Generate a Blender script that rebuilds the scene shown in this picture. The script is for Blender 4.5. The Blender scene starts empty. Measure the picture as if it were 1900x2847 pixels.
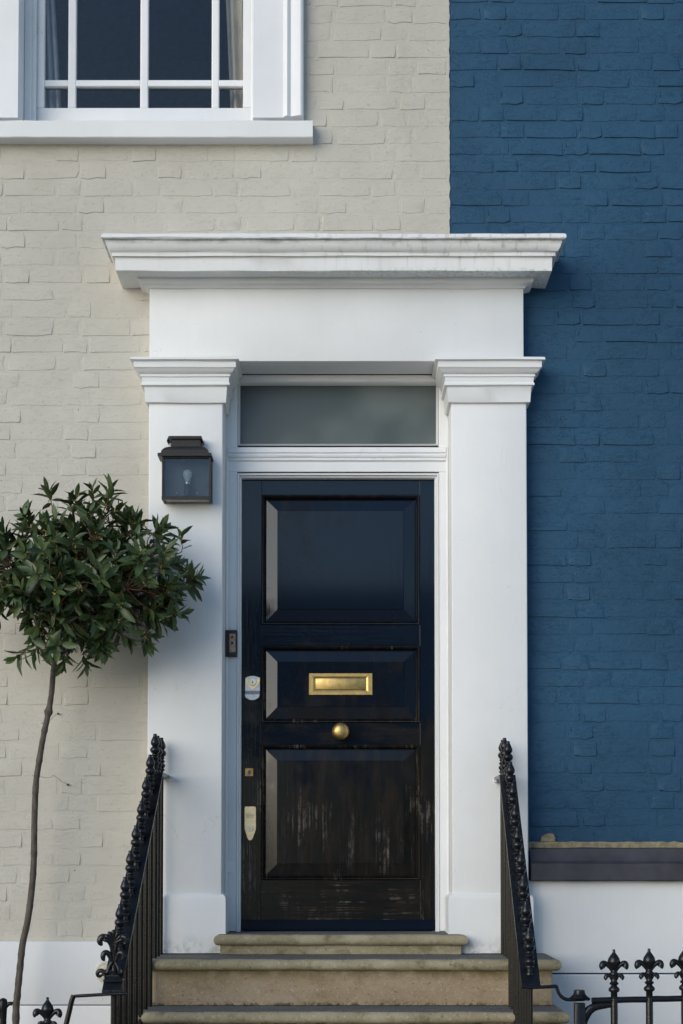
import bpy, bmesh, math, random
from mathutils import Vector, Matrix, noise

random.seed(7)
SC = bpy.context.scene
COL = SC.collection

# ------------------------------------------------------------------ camera
D, F, CAMZ, TH = 6.6, 4356.0, 1.325, math.radians(2.0)   # metres to wall, focal length in photo pixels
YPP = 2370 - F * math.tan(TH)
cam = bpy.data.cameras.new('camera')
cam.sensor_fit = 'HORIZONTAL'
cam.sensor_width = 24
cam.lens = F / 1900 * 24
cam.shift_y = (YPP - 2847 / 2) / 1900
cam.clip_end = 400
camo = bpy.data.objects.new('camera', cam)
camo.location = (0, -D, CAMZ)
camo.rotation_euler = (math.radians(90) + TH, 0, 0)
COL.objects.link(camo)
SC.camera = camo

# ------------------------------------------------------------------ sky, sun, exposure
SUN_EL, SUN_AZ = math.radians(18), math.radians(180 + 42)
w = bpy.data.worlds.new('World'); SC.world = w; w.use_nodes = True
nt = w.node_tree; nt.nodes.clear()
sky = nt.nodes.new('ShaderNodeTexSky'); sky.sky_type = 'NISHITA'; sky.sun_disc = False
sky.sun_elevation = SUN_EL; sky.sun_rotation = SUN_AZ
sky.air_density = 1.0; sky.dust_density = 0.4; sky.ozone_density = 2.5
bg = nt.nodes.new('ShaderNodeBackground'); bg.inputs['Strength'].default_value = 0.135
wo = nt.nodes.new('ShaderNodeOutputWorld')
nt.links.new(sky.outputs[0], bg.inputs[0]); nt.links.new(bg.outputs[0], wo.inputs[0])
sl = bpy.data.lights.new('sun', 'SUN'); sl.energy = 1.5; sl.angle = math.radians(54); sl.color = (1, 0.93, 0.82)
so = bpy.data.objects.new('sun', sl)
s_dir = Vector((math.sin(SUN_AZ) * math.cos(SUN_EL), math.cos(SUN_AZ) * math.cos(SUN_EL), math.sin(SUN_EL)))
so.rotation_euler = (-s_dir).to_track_quat('-Z', 'Y').to_euler()
so.location = (-5, -9, 8); COL.objects.link(so)
vs = SC.view_settings
vs.view_transform = 'Standard'; vs.look = 'None'; vs.gamma = 1; vs.use_curve_mapping = False
vs.exposure = 0.48
SC.cycles.use_denoising = True
SC.cycles.max_bounces = 8
SC.cycles.diffuse_bounces = 4
SC.cycles.transparent_max_bounces = 12


def PX(px, py, d=0.0):
    """x of the point that stands d metres in front of the wall and is seen at photo pixel px, py"""
    v = (YPP - py) / F
    return (D - d) / (math.cos(TH) - v * math.sin(TH)) * (px - 950) / F


def PZ(py, d=0.0):
    v = (YPP - py) / F
    return CAMZ + (D - d) / (math.cos(TH) - v * math.sin(TH)) * (math.sin(TH) + v * math.cos(TH))


# ------------------------------------------------------------------ materials
class NM:
    def __init__(s, name):
        s.m = bpy.data.materials.new(name); s.m.use_nodes = True
        s.t = s.m.node_tree; s.t.nodes.clear()
        s.out = s.n('ShaderNodeOutputMaterial')
        s.b = s.n('ShaderNodeBsdfPrincipled')
        s.l(s.b.outputs[0], s.out.inputs[0])
        s.pos = s.n('ShaderNodeNewGeometry').outputs['Position']

    def n(s, typ, **k):
        o = s.t.nodes.new(typ)
        for a, v in k.items(): setattr(o, a, v)
        return o

    def l(s, a, b): s.t.links.new(a, b)

    def put(s, sock, v):
        if hasattr(v, 'node'): s.l(v, sock)
        elif isinstance(v, (tuple, list)): sock.default_value = tuple(v) + ((1,) if len(v) == 3 and sock.type == 'RGBA' else ())
        else: sock.default_value = v

    def mapped(s, scale, off=(0, 0, 0)):
        m = s.n('ShaderNodeMapping'); s.l(s.pos, m.inputs[0])
        m.inputs['Scale'].default_value = scale if isinstance(scale, tuple) else (scale,) * 3
        m.inputs['Location'].default_value = off
        return m.outputs[0]

    def noise(s, scale, detail=4, rough=0.55, stretch=(1, 1, 1), off=(0, 0, 0), dist=0.0):
        o = s.n('ShaderNodeTexNoise')
        s.l(s.mapped(tuple(scale * q for q in stretch), off), o.inputs['Vector'])
        o.inputs['Scale'].default_value = 1
        o.inputs['Detail'].default_value = detail; o.inputs['Roughness'].default_value = rough
        o.inputs['Distortion'].default_value = dist
        return o.outputs[0]

    def ramp(s, v, lo, hi, a=0.0, b=1.0):
        o = s.n('ShaderNodeMapRange'); o.interpolation_type = 'SMOOTHSTEP'
        s.l(v, o.inputs[0])
        for i, q in zip((1, 2, 3, 4), (lo, hi, a, b)): o.inputs[i].default_value = q
        return o.outputs[0]

    def math(s, op, a, b=0.0):
        o = s.n('ShaderNodeMath', operation=op)
        s.put(o.inputs[0], a); s.put(o.inputs[1], b)
        return o.outputs[0]

    def mix(s, f, a, b, mode='MIX'):
        o = s.n('ShaderNodeMix', data_type='RGBA', blend_type=mode)
        s.put(o.inputs[0], f); s.put(o.inputs[6], a); s.put(o.inputs[7], b)
        return o.outputs[2]

    def axis(s, i):
        o = s.n('ShaderNodeSeparateXYZ'); s.l(s.pos, o.inputs[0])
        return o.outputs[i]

    def bump(s, h, strength=0.3, dist=0.002, prev=None):
        o = s.n('ShaderNodeBump'); s.l(h, o.inputs['Height'])
        o.inputs['Strength'].default_value = strength; o.inputs['Distance'].default_value = dist
        if prev is not None: s.l(prev, o.inputs['Normal'])
        return o.outputs[0]

    def fin(s, col=None, rough=None, nor=None, **k):
        if col is not None: s.put(s.b.inputs['Base Color'], col)
        if rough is not None: s.put(s.b.inputs['Roughness'], rough)
        if nor is not None: s.l(nor, s.b.inputs['Normal'])
        for a, v in k.items(): s.put(s.b.inputs[a.replace('_', ' ')], v)
        return s.m


def mat_brickpaint(name, base, dark, light, strength, rough):
    m = NM(name)
    big = m.noise(1.3, 3); mid = m.noise(14, 5, 0.6)
    c = m.mix(m.ramp(big, .35, .65), dark, light)
    c = m.mix(m.ramp(mid, .3, .7, 0, .5), c, base)
    pits = m.ramp(m.noise(55, 3, 0.6, (1, 1, 1.3)), .30, .40, 0, 1)          # small pits and chips in the paint
    c = m.mix(m.math('MULTIPLY', m.math('SUBTRACT', 1.0, pits), .35), c, tuple(q * .6 for q in dark))
    h = m.math('ADD', m.math('MULTIPLY', m.noise(38, 6, .62, (1, 1, 1.7)), 1.0), m.math('MULTIPLY', m.noise(150, 4, .6, (.7, 1, 1.6)), .35))
    h = m.math('ADD', h, m.math('MULTIPLY', pits, .25))
    lines = m.noise(20, 4, .6, (.55, 1, 1.6), (2, 2, 5), .4)                      # hairline cracks and drag marks
    cr = m.ramp(m.math('ABSOLUTE', m.math('SUBTRACT', lines, .5)), 0, .016, 0, 1)
    cr = m.math('MAXIMUM', cr, m.ramp(m.noise(6, 3, .5, (1, 1, 1), (9, 1, 1)), .50, .56, 0, 1))
    h = m.math('ADD', h, m.math('MULTIPLY', cr, .55))
    fine = m.noise(420, 2)
    nr = m.bump(h, strength, .006)
    nr = m.bump(fine, .12, .001, nr)
    return m.fin(c, rough, nr, Specular_IOR_Level=.35)


M = {}
M['grey'] = mat_brickpaint('grey masonry paint', (.53, .500, .432), (.49, .461, .394), (.57, .544, .477), .36, .72)
M['blue'] = mat_brickpaint('blue masonry paint', (.0150, .068, .132), (.0125, .057, .112), (.019, .079, .150), .5, .6)


def mat_white(name, base, rough, bump=.12, grime=False, low=None):
    m = NM(name)
    c = m.mix(m.ramp(m.noise(2.2, 5, .6), .35, .7), base, tuple(q * f for q, f in zip(base, (.93, .935, .93))))
    specks = m.ramp(m.noise(70, 2, .5), .22, .27, .45, 0)
    c = m.mix(m.math('MULTIPLY', specks, .5), c, (.25, .24, .2))
    ck = m.noise(2.6, 5, .55, (1.2, 1, .8), (6, 3, 1), .6)
    crack = m.math('MULTIPLY', m.ramp(m.math('ABSOLUTE', m.math('SUBTRACT', ck, .5)), 0, .004, 1, 0), m.ramp(m.noise(3.1, 2, .5, (1, 1, 1), (1, 9, 4)), .58, .68))
    c = m.mix(m.math('MULTIPLY', crack, .30), c, (.30, .29, .27))
    wash = m.ramp(m.noise(1, 5, .6, (14, 14, .9), (3, 3, 3)), .45, .75)
    c = m.mix(m.math('MULTIPLY', wash, .05), c, (.55, .54, .49))
    if grime:
        z = m.axis(2); x = m.axis(0)
        zl = PZ(663, .25)
        band = m.math('MULTIPLY', m.ramp(z, zl - .10, zl - .004), m.ramp(z, zl + .004, zl + .012, 1, 0))
        right = m.ramp(x, -.55, .45, .15, 1.0)
        streak = m.ramp(m.noise(1, 4, .6, (34, 34, .8)), .50, .72)
        line = m.math('MULTIPLY', m.ramp(z, zl - .026, zl - .004), m.ramp(z, zl + .001, zl + .005, 1, 0))
        g1 = m.math('MULTIPLY', m.math('MULTIPLY', line, m.ramp(m.noise(22, 5, .7, (.6, 1, 1)), .36, .70)), .5)
        lowb = m.math('MULTIPLY', m.ramp(z, PZ(775, .2), PZ(690, .2), .5, 1), m.math('MULTIPLY', streak, right))
        g2 = m.math('MULTIPLY', lowb, .42)
        zb = PZ(753, .2)
        g3 = m.math('MULTIPLY', m.math('MULTIPLY', m.ramp(z, zb - .004, zb + .02, 1, 0), m.ramp(m.noise(60, 4, .7), .48, .62)), m.math('MULTIPLY', right, .35))
        g = m.math('MAXIMUM', m.math('MAXIMUM', g1, g2), g3)
        c = m.mix(g, c, (.12, .115, .09))
    if low is not None:                                            # green-black dirt in the bottom few centimetres
        z = m.axis(2)
        k = m.math('MULTIPLY', m.ramp(z, low, low + .10, 1, 0), m.ramp(m.noise(24, 5, .7), .42, .66))
        c = m.mix(m.math('MULTIPLY', k, .5), c, (.17, .17, .12))
    nr = m.bump(m.noise(9, 3, .5), bump, .006)
    nr = m.bump(m.noise(160, 4, .6), bump * .9, .0015, nr)
    return m.fin(c, rough, nr, Specular_IOR_Level=.4)


M['stucco'] = mat_white('white stucco paint', (.80, .805, .80), .55)
M['stucco_foot'] = mat_white('white stucco paint with dirty foot', (.80, .805, .80), .55, low=PZ(2656, .1))
M['cornice'] = mat_white('weathered white cornice paint', (.80, .80, .785), .6, .2, grime=True)
M['joinery'] = mat_white('white gloss joinery paint', (.80, .81, .82), .32, .08)
M['rough_white'] = mat_white('rough white wall paint', (.78, .79, .80), .6, .35)


def mat_door(name, stretch, extra=0.0):
    m = NM(name)
    z = m.axis(2)
    x = m.axis(0)
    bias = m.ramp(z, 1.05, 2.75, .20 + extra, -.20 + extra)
    big = m.noise(3.1, 6, .66, (1, 1, .8) if stretch[0] > 10 else (.7, 1, 1.5), (3.1, 0, 1.7))
    st = m.noise(1, 8, .68, stretch)
    fi = m.noise(1, 5, .66, tuple(q * 1.9 for q in stretch), (2, 5, 1))
    s = m.math('ADD', m.math('ADD', m.math('MULTIPLY', big, .45), m.math('MULTIPLY', st, .40)), m.math('MULTIPLY', fi, .15))
    s = m.math('ADD', s, m.math('ADD', bias, m.ramp(x, -.40, -.22, .07, 0)))
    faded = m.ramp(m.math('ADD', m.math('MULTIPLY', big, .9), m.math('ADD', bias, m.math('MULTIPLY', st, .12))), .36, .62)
    patch = m.ramp(m.noise(6.5, 3, .5, (1.6, 1, .6), (8.3, 1, 2.6)), .47, .66, .05, 1)
    patch = m.math('MULTIPLY', patch, m.ramp(m.noise(55, 4, .65, (1, .2, .6), (3, 3, 8)), .40, .58, .1, 1))
    worn = m.math('MULTIPLY', m.math('MULTIPLY', m.ramp(s, .61, .71), m.ramp(fi, .48, .60)), patch)
    brown = m.mix(m.ramp(m.noise(17, 5, .65, tuple(q / 46 + .25 for q in stretch)), .40, .66), (.0040, .0035, .0034), (.0140, .0100, .0072))
    c = m.mix(faded, (.0036, .0085, .0185), brown)  # navy tint paints the sky reflection into the black; brown is faded wear
    c = m.mix(worn, c, (.125, .108, .088))
    r = m.math('ADD', m.ramp(faded, 0, 1, .07, .24), m.math('MULTIPLY', worn, .35))
    nr = m.bump(st, .06, .002)
    nr = m.bump(fi, m_strength, .0012, nr) if (m_strength := .16) else nr
    return m.fin(c, r, nr, Specular_IOR_Level=.36)


M['door_v'] = mat_door('worn sky-tinted black door paint with upright grain', (70, 5, 1.7))
M['door_edge'] = mat_door('worn sky-tinted black moulding paint', (70, 9, 3.0), .19)
M['door_h'] = mat_door('worn sky-tinted black door paint with level grain', (1.9, 5, 70), -.045)


def mat_door_clean():
    m = NM('clean sky-tinted black door paint')
    return m.fin((.0036, .0085, .0185), .08, m.bump(m.noise(1, 5, .6, (4, 46, 46)), .05, .002), Specular_IOR_Level=.36)  # same navy tint: sky reflection put into the black paint colour


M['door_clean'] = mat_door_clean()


def mat_plain(name, col, rough, metal=0.0, nscale=20, var=.15, bump=.1, bdist=.001, bscale=120, **k):
    m = NM(name)
    a = tuple(q * (1 - var) for q in col); b = tuple(min(1, q * (1 + var)) for q in col)
    c = m.mix(m.ramp(m.noise(nscale, 4, .6), .3, .7), a, b)
    r = m.ramp(m.noise(nscale * 1.7, 4, .6), .3, .7, rough * .85, min(1, rough * 1.2))
    return m.fin(c, r, m.bump(m.noise(bscale, 4, .6), bump, bdist), Metallic=metal, **k)


M['brass'] = mat_plain('aged brass', (.56, .39, .15), .40, 1.0, 45, .12, .06)
M['brass_pale'] = mat_plain('pale satin brass', (.70, .58, .36), .42, 1.0, 60, .08, .06)
M['brass_dull'] = mat_plain('tarnished brass', (.42, .24, .08), .38, 1.0, 90, .3, .15)
M['steel'] = mat_plain('satin steel', (.46, .48, .52), .30, 1.0, 30, .06, .03)
M['steel_dark'] = mat_plain('shaded steel', (.16, .19, .23), .3, .8, 30, .06, .03)
M['lock_face'] = mat_plain('pale lock cylinder', (.72, .69, .58), .4, .6, 60, .05, .03)
M['hole'] = mat_plain('dark keyhole', (.01, .009, .008), .6)
M['iron'] = mat_plain('glossy black iron paint', (.0075, .0080, .0100), .22, 0, 30, .3, .35, .0025, 95, Specular_IOR_Level=.38)
M['iron_bar'] = mat_plain('rusty black iron paint', (.0045, .0038, .0032), .30, 0, 60, .5, .25, .0015, 150, Specular_IOR_Level=.30)
M['bronze'] = mat_plain('dark bronze lantern metal', (.020, .0185, .018), .45, .35, 60, .2, .1)
M['zinc'] = mat_plain('pale grey painted bracket', (.55, .57, .60), .45, 0)
M['lead'] = mat_plain('grey lead sheet', (.055, .052, .060), .50, .25, 9, .22, .12, .003, 60)
M['mortar'] = mat_plain('sandy mortar', (.24, .205, .13), .9, 0, 40, .3, .6, .003, 130)
M['plastic_black'] = mat_plain('matt black plastic', (.012, .012, .014), .4)
M['copper'] = mat_plain('copper tinted face plate', (.32, .19, .13), .25, .4, 80, .2, .02)
M['ruby'] = mat_plain('dark red lens', (.10, .012, .010), .15)
M['cream'] = mat_plain('cream plastic vent', (.50, .47, .38), .5)
M['ceramic'] = mat_plain('grey blue lamp holder', (.022, .032, .048), .5)
M['back_plate'] = mat_plain('grey lantern back plate', (.075, .085, .10), .5)
M['roof'] = mat_plain('slate roof', (.06, .062, .07), .7)
M['render_far'] = mat_plain('stock brick far', (.22, .16, .10), .85, 0, 3, .2)
M['render_far2'] = mat_plain('pale stucco far', (.55, .52, .45), .8, 0, 3, .1)
M['wire'] = mat_plain('thin dark wire', (.05, .045, .04), .5, .5)
M['pale_scroll'] = mat_plain('bud', (.46, .30, .08), .6)
M['twig'] = mat_plain('reddish twig bark', (.10, .045, .025), .7)


def mat_stone(name, a, b, moss, band=None):
    m = NM(name)
    c = m.mix(m.ramp(m.noise(5, 5, .6), .35, .68), a, b)
    spk = m.ramp(m.noise(90, 4, .7), .55, .70)
    c = m.mix(m.math('MULTIPLY', spk, .6), c, (.50, .48, .41))
    drk = m.ramp(m.noise(60, 5, .7, (1, 1, 1), (5, 2, 1)), .55, .72)
    c = m.mix(m.math('MULTIPLY', drk, .6), c, (.05, .048, .030))
    patch = m.ramp(m.noise(11, 6, .65, (1, 1, 1.4), (1, 7, 3)), .5, .72)
    c = m.mix(m.math('MULTIPLY', patch, .8), c, moss)
    if band:                                                # algae below the nosing, black specks at the foot
        z = m.axis(2); nn = m.noise(13, 6, .7, (1, 1, 1), (2, 8, 8))
        up = m.math('MULTIPLY', m.ramp(z, band[0] - .055, band[0], 0, 1), m.ramp(nn, .30, .62, .25, 1))
        c = m.mix(m.math('MULTIPLY', up, .75), c, (.105, .080, .022))
        dn = m.math('MULTIPLY', m.ramp(z, band[1], band[1] + .022, 1, 0), m.ramp(m.noise(45, 5, .7, (1, 1, 1), (4, 1, 6)), .46, .60))
        c = m.mix(m.math('MULTIPLY', dn, .85), c, (.035, .030, .020))
    nr = m.bump(m.noise(26, 5, .6), .4, .006)
    nr = m.bump(m.noise(190, 4, .65), .5, .002, nr)
    return m.fin(c, .82, nr, Specular_IOR_Level=.25)


M['stone'] = mat_stone('mossy sandstone nosing', (.27, .235, .145), (.37, .325, .22), (.13, .11, .045))
M['riser'] = mat_stone('tan sandstone riser', (.30, .225, .14), (.37, .29, .195), (.22, .17, .095), (CAMZ - .466, CAMZ - .603))
M['tread'] = mat_stone('slate grey worn tread', (.115, .118, .118), (.14, .14, .135), (.095, .10, .085))


def mat_bark():
    m = NM('grey brown bark')
    c = m.mix(m.ramp(m.noise(60, 5, .7, (1, 1, .35)), .35, .65), (.055, .044, .033), (.115, .095, .075))
    c = m.mix(m.math('MULTIPLY', m.ramp(m.noise(9, 3), .66, .74), .35), c, (.13, .065, .035))
    nr = m.bump(m.noise(120, 5, .7, (1, 1, .4)), .6, .003)
    return m.fin(c, .8, nr)


M['bark'] = mat_bark()


def mat_leaf():
    m = NM('glossy dark bay leaf')
    oi = m.n('ShaderNodeObjectInfo').outputs['Random']
    v = m.math('ADD', m.math('MULTIPLY', oi, .35), m.noise(21, 2, .5))
    c = m.mix(m.ramp(v, .35, .85), (.022, .047, .020), (.062, .100, .034))
    c = m.mix(m.math('MULTIPLY', m.ramp(m.noise(19, 1, .5, (1, 1, 1), (4, 4, 4)), .60, .68), .65), c, (.090, .120, .022))
    back = m.n('ShaderNodeNewGeometry').outputs['Backfacing']
    c = m.mix(m.math('MULTIPLY', back, .6), c, (.055, .085, .032))
    nr = m.bump(m.noise(170, 2), .25, .002)
    return m.fin(c, .38, nr, Specular_IOR_Level=.4)


M['leaf'] = mat_leaf()


def mat_glass(name, tint, refl_rough, extra=0.0):
    m = NM(name)
    t = m.n('ShaderNodeBsdfTransparent'); m.put(t.inputs[0], tint)
    g = m.n('ShaderNodeBsdfGlossy'); g.inputs['Roughness'].default_value = refl_rough
    nr = m.bump(m.noise(2.5, 2), .02, .01); m.l(nr, g.inputs['Normal'])
    fr = m.n('ShaderNodeFresnel'); fr.inputs[0].default_value = 1.5
    mx = m.n('ShaderNodeMixShader')
    m.l(m.math('ADD', fr.outputs[0], extra), mx.inputs[0]); m.l(t.outputs[0], mx.inputs[1]); m.l(g.outputs[0], mx.inputs[2])
    m.l(mx.outputs[0], m.out.inputs[0])
    return m.m


M['glass'] = mat_glass('window glass', (.95, .96, .97), .01, -.004)
M['lamp_glass'] = mat_glass('lantern glass', (.84, .87, .90), .03, .0)
M['bulb'] = mat_plain('hazy bulb glass', (.78, .83, .86), .15, 0, 90, .2, .1, .001, 120, Alpha=.6)


def mat_transom():
    m = NM('frosted grey glass with painted reflections')
    c = m.mix(m.ramp(m.noise(1, 2, .4, (3.4, 1, 3.4), (5.2, 0, .3)), .40, .72), (.062, .078, .074), (.135, .155, .140))  # pale blots paint blurred reflections into the glass colour
    return m.fin(c, .30, m.bump(m.noise(3, 2), .04, .01), Specular_IOR_Level=.6)


M['transom'] = mat_transom()
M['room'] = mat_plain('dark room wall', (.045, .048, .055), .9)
M['curtain_cool'] = mat_plain('pale grey curtain cloth', (.78, .80, .80), .9, 0, 8, .1, .2, .002, 300)
M['curtain_warm'] = mat_plain('beige curtain cloth', (.78, .72, .60), .9, 0, 8, .1, .2, .002, 300)
M['asphalt'] = mat_plain('pale bounce asphalt', (.24, .225, .20), .9, 0, 8, .2, .5, .004, 200)
M['yard'] = mat_plain('dark yard paving', (.13, .125, .115), .85, 0, 2, .15, .4, .003, 90)
M['paving'] = mat_plain('pale paving stone', (.52, .47, .38), .85, 0, 2, .15, .4, .003, 90)


# ------------------------------------------------------------------ mesh helpers
def obj(name, bm, mat, parent=None, smooth=False, sharp=None, loc=None):
    me = bpy.data.meshes.new(name)
    bmesh.ops.recalc_face_normals(bm, faces=bm.faces)
    bm.to_mesh(me); bm.free()
    return from_mesh(name, me, mat, parent, smooth, sharp, loc)


def from_mesh(name, me, mat, parent=None, smooth=False, sharp=None, loc=None):
    if mat and not me.materials: me.materials.append(M[mat] if isinstance(mat, str) else mat)
    if smooth:
        me.polygons.foreach_set('use_smooth', [True] * len(me.polygons))
        if sharp: me.set_sharp_from_angle(angle=math.radians(sharp))
    o = bpy.data.objects.new(name, me); COL.objects.link(o)
    if parent is not None:
        o.parent = parent
        o.matrix_parent_inverse = Matrix.Translation(-base_of(parent))
    if loc is not None: o.location = loc
    return o


def base_of(o):
    p = Vector(o.location)
    return p if o.parent is None else p * 1.0


def thing(name, label, cat, loc=(0, 0, 0), group=None):
    o = bpy.data.objects.new(name, None); o.empty_display_size = .1; COL.objects.link(o)
    o.location = loc
    return tag(o, label, cat, group)


def tag(o, label=None, cat=None, group=None, kind=None):
    for k, v in (('label', label), ('category', cat), ('group', group), ('kind', kind)):
        if v: o[k] = v
    return o


def box(bm, x0, x1, y0, y1, z0, z1, bev=0.0, seg=2):
    vs_ = [bm.verts.new((x, y, z)) for x in (x0, x1) for y in (y0, y1) for z in (z0, z1)]
    fs = [(0, 1, 3, 2), (4, 6, 7, 5), (0, 4, 5, 1), (2, 3, 7, 6), (0, 2, 6, 4), (1, 5, 7, 3)]
    faces = [bm.faces.new([vs_[i] for i in f]) for f in fs]
    if bev:
        ed = list({e for f in faces for e in f.edges})
        bmesh.ops.bevel(bm, geom=ed, offset=bev, segments=seg, affect='EDGES', profile=.5)


def boxo(name, x0, x1, y0, y1, z0, z1, mat, parent=None, bev=0.0, seg=2):
    bm = bmesh.new(); box(bm, x0, x1, y0, y1, z0, z1, bev, seg)
    return obj(name, bm, mat, parent)


def prism(bm, pts, y0, y1, bev=0.0):
    """outline of (x, z) points, extruded from y0 (front) to y1 (back)"""
    a = [bm.verts.new((x, y0, z)) for x, z in pts]; b = [bm.verts.new((x, y1, z)) for x, z in pts]
    n = len(pts); fr = bm.faces.new(a); bm.faces.new(b[::-1])
    for i in range(n): bm.faces.new((a[i], b[i], b[(i + 1) % n], a[(i + 1) % n]))
    if bev: bmesh.ops.bevel(bm, geom=list(fr.edges), offset=bev, segments=2, affect='EDGES')


def lathe(bm, prof, seg=14, c=(0, 0, 0), axis='z'):
    rows = []
    for r, h in prof:
        row = []
        for k in range(seg):
            a = 2 * math.pi * k / seg
            p = (r * math.cos(a), r * math.sin(a), h) if axis == 'z' else (r * math.cos(a), -h, r * math.sin(a))
            row.append(bm.verts.new((c[0] + p[0], c[1] + p[1], c[2] + p[2])))
        rows.append(row)
    for a, b in zip(rows, rows[1:]):
        for k in range(seg): bm.faces.new((a[k], a[(k + 1) % seg], b[(k + 1) % seg], b[k]))
    bm.faces.new(rows[0][::-1]); bm.faces.new(rows[-1])


def tube(bm, pts, rad, seg=8, flat=1.0):
    pts = [Vector(p) for p in pts]; n = len(pts)
    if not hasattr(rad, '__len__'): rad = [rad] * n
    rows = []; up = Vector((0, 1, 0))
    for i, p in enumerate(pts):
        t = (pts[min(i + 1, n - 1)] - pts[max(i - 1, 0)]).normalized()
        u = up - t * up.dot(t)
        if u.length < .05: u = Vector((1, 0, 0)) - t * t.x
        u.normalize(); v = t.cross(u)
        rows.append([bm.verts.new(p + (u * math.cos(a) * flat + v * math.sin(a)) * rad[i]) for a in [2 * math.pi * k / seg for k in range(seg)]])
    for a, b in zip(rows, rows[1:]):
        for k in range(seg): bm.faces.new((a[k], a[(k + 1) % seg], b[(k + 1) % seg], b[k]))
    bm.faces.new(rows[0][::-1]); bm.faces.new(rows[-1])


def curve_pts(ctrl, n=24):
    """Catmull-Rom through control points"""
    c = [Vector(p) for p in ctrl]; c = [c[0] * 2 - c[1]] + c + [c[-1] * 2 - c[-2]]
    out = []
    for i in range(1, len(c) - 2):
        k = max(2, n // (len(c) - 3))
        for j in range(k):
            t = j / k
            p0, p1, p2, p3 = c[i - 1], c[i], c[i + 1], c[i + 2]
            out.append(.5 * ((2 * p1) + (-p0 + p2) * t + (2 * p0 - 5 * p1 + 4 * p2 - p3) * t * t + (-p0 + 3 * p1 - 3 * p2 + p3) * t ** 3))
    out.append(c[-2]); return out


def moulding(bm, prof, x0, x1, d0, backL, backR, wob=.0012, seed=0, step=.05):
    """profile [(projection, z)] from top to bottom swept along the front with mitred returns at both ends"""
    n = max(2, int((x1 - x0) / step)); rows = []
    for j, (p, z) in enumerate(prof):
        row = [bm.verts.new((x0 - p, backL, z))]
        for i in range(n + 1):
            x = x0 - p + (x1 - x0 + 2 * p) * i / n
            q = Vector((x * 5 + seed, j * .55, seed))
            wy = noise.noise(q) * wob * 1.3; wz = noise.noise(q + Vector((7, 3, 1))) * wob * 2
            row.append(bm.verts.new((x, -(d0 + p) + wy, z + wz)))
        row.append(bm.verts.new((x1 + p, backR, z)))
        rows.append(row)
    for a, b in zip(rows, rows[1:]):
        for i in range(len(a) - 1): bm.faces.new((a[i], b[i], b[i + 1], a[i + 1]))
    bm.faces.new(rows[0]); bm.faces.new(rows[-1][::-1])


def frame_ring(bm, x0, x1, z0, z1, prof, y0, fill=False):
    """mitred ring: prof [(inset, depth into the door)]"""
    rows = []
    for i, dpt in prof:
        rows.append([bm.verts.new((x, y0 + dpt, z)) for x, z in ((x0 + i, z0 + i), (x1 - i, z0 + i), (x1 - i, z1 - i), (x0 + i, z1 - i))])
    for a, b in zip(rows, rows[1:]):
        for k in range(4): bm.faces.new((a[k], a[(k + 1) % 4], b[(k + 1) % 4], b[k]))
    if fill: bm.faces.new(rows[-1])


def sheet(name, x0, x1, y0, y1, z, mat, kind='structure'):
    bm = bmesh.new(); bm.faces.new([bm.verts.new(p) for p in ((x0, y0, z), (x1, y0, z), (x1, y1, z), (x0, y1, z))])
    return tag(obj(name, bm, mat), kind=kind)


# ------------------------------------------------------------------ ground
sheet('low_bounce_yard', -60, 60, -2.6, .02, 0.0, 'yard')  # unseen ground, laid dark to cut bounce on the lower front
sheet('pavement', -60, 60, -7.2, -2.6, 0.0, 'paving')  # unseen; kept pale for warm bounce under the cornice
sheet('ground', -200, 200, -220, 120, -.14, 'asphalt')  # unseen road, lightened to add bounce onto the front
bm = bmesh.new(); box(bm, -60, 60, -7.35, -7.2, -.14, .004, .01); tag(obj('kerb', bm, 'paving'), kind='structure')

# ------------------------------------------------------------------ the two houses
XB = PX(1249, 300)                        # party line between the grey and the blue front
grey_house = thing('terraced_house', 'grey painted brick house front with white door surround and black door', 'house', (-1.0, .15, 0))
blue_house = thing('terraced_house', 'blue painted brick house front beside the white door surround', 'house', (2.2, .15, 0))

WX0, WX1 = PX(51, 300, .03), PX(703, 300, .03)            # window opening
WZ0, WZ1 = PZ(334, 0), PZ(-560, 0)
DX0, DX1 = PX(618, 1700, .08), PX(1257, 1700, .08)        # door opening between the pilasters
DZT = PZ(1004, .08)
ZTOP = 5.9
ZPL = PZ(2618, .03)                                       # top of the white base on the left
ZFL = PZ(2345, .01)                                       # bottom of the blue bricks


def wall_cells(bm, x0, x1, z0, z1, holes, y0, y1):
    xs = sorted({x0, x1, *[h[0] for h in holes], *[h[1] for h in holes]}); zs = sorted({z0, z1, *[h[2] for h in holes], *[h[3] for h in holes]})
    xs = [x for x in xs if x0 <= x <= x1]; zs = [z for z in zs if z0 <= z <= z1]
    for a, b in zip(xs, xs[1:]):
        for c, d in zip(zs, zs[1:]):
            mx, mz = (a + b) / 2, (c + d) / 2
            if not any(h[0] < mx < h[1] and h[2] < mz < h[3] for h in holes): box(bm, a, b, y0, y1, c, d)
    bmesh.ops.remove_doubles(bm, verts=bm.verts, dist=1e-5)


bm = bmesh.new(); wall_cells(bm, -4.2, XB, 0, ZTOP, [(WX0 - .13, WX1 + .13, WZ0 - .03, WZ1 + .08), (DX0 - .05, DX1 + .05, .3, DZT + .05)], 0, .32)
grey_wall = obj('wall', bm, 'grey', grey_house)
bm = bmesh.new(); wall_cells(bm, XB, 5.2, 0, ZTOP, [(DX0 - .05, DX1 + .05, .3, DZT + .05)], 0, .32)
blue_wall = obj('wall', bm, 'blue', blue_house)
boxo('coping', -4.2, XB - .001, -.06, .36, ZTOP, ZTOP + .08, 'stucco', grey_house, .01)
boxo('coping', XB + .001, 5.2, -.06, .36, ZTOP, ZTOP + .08, 'stucco', blue_house, .01)


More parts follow.
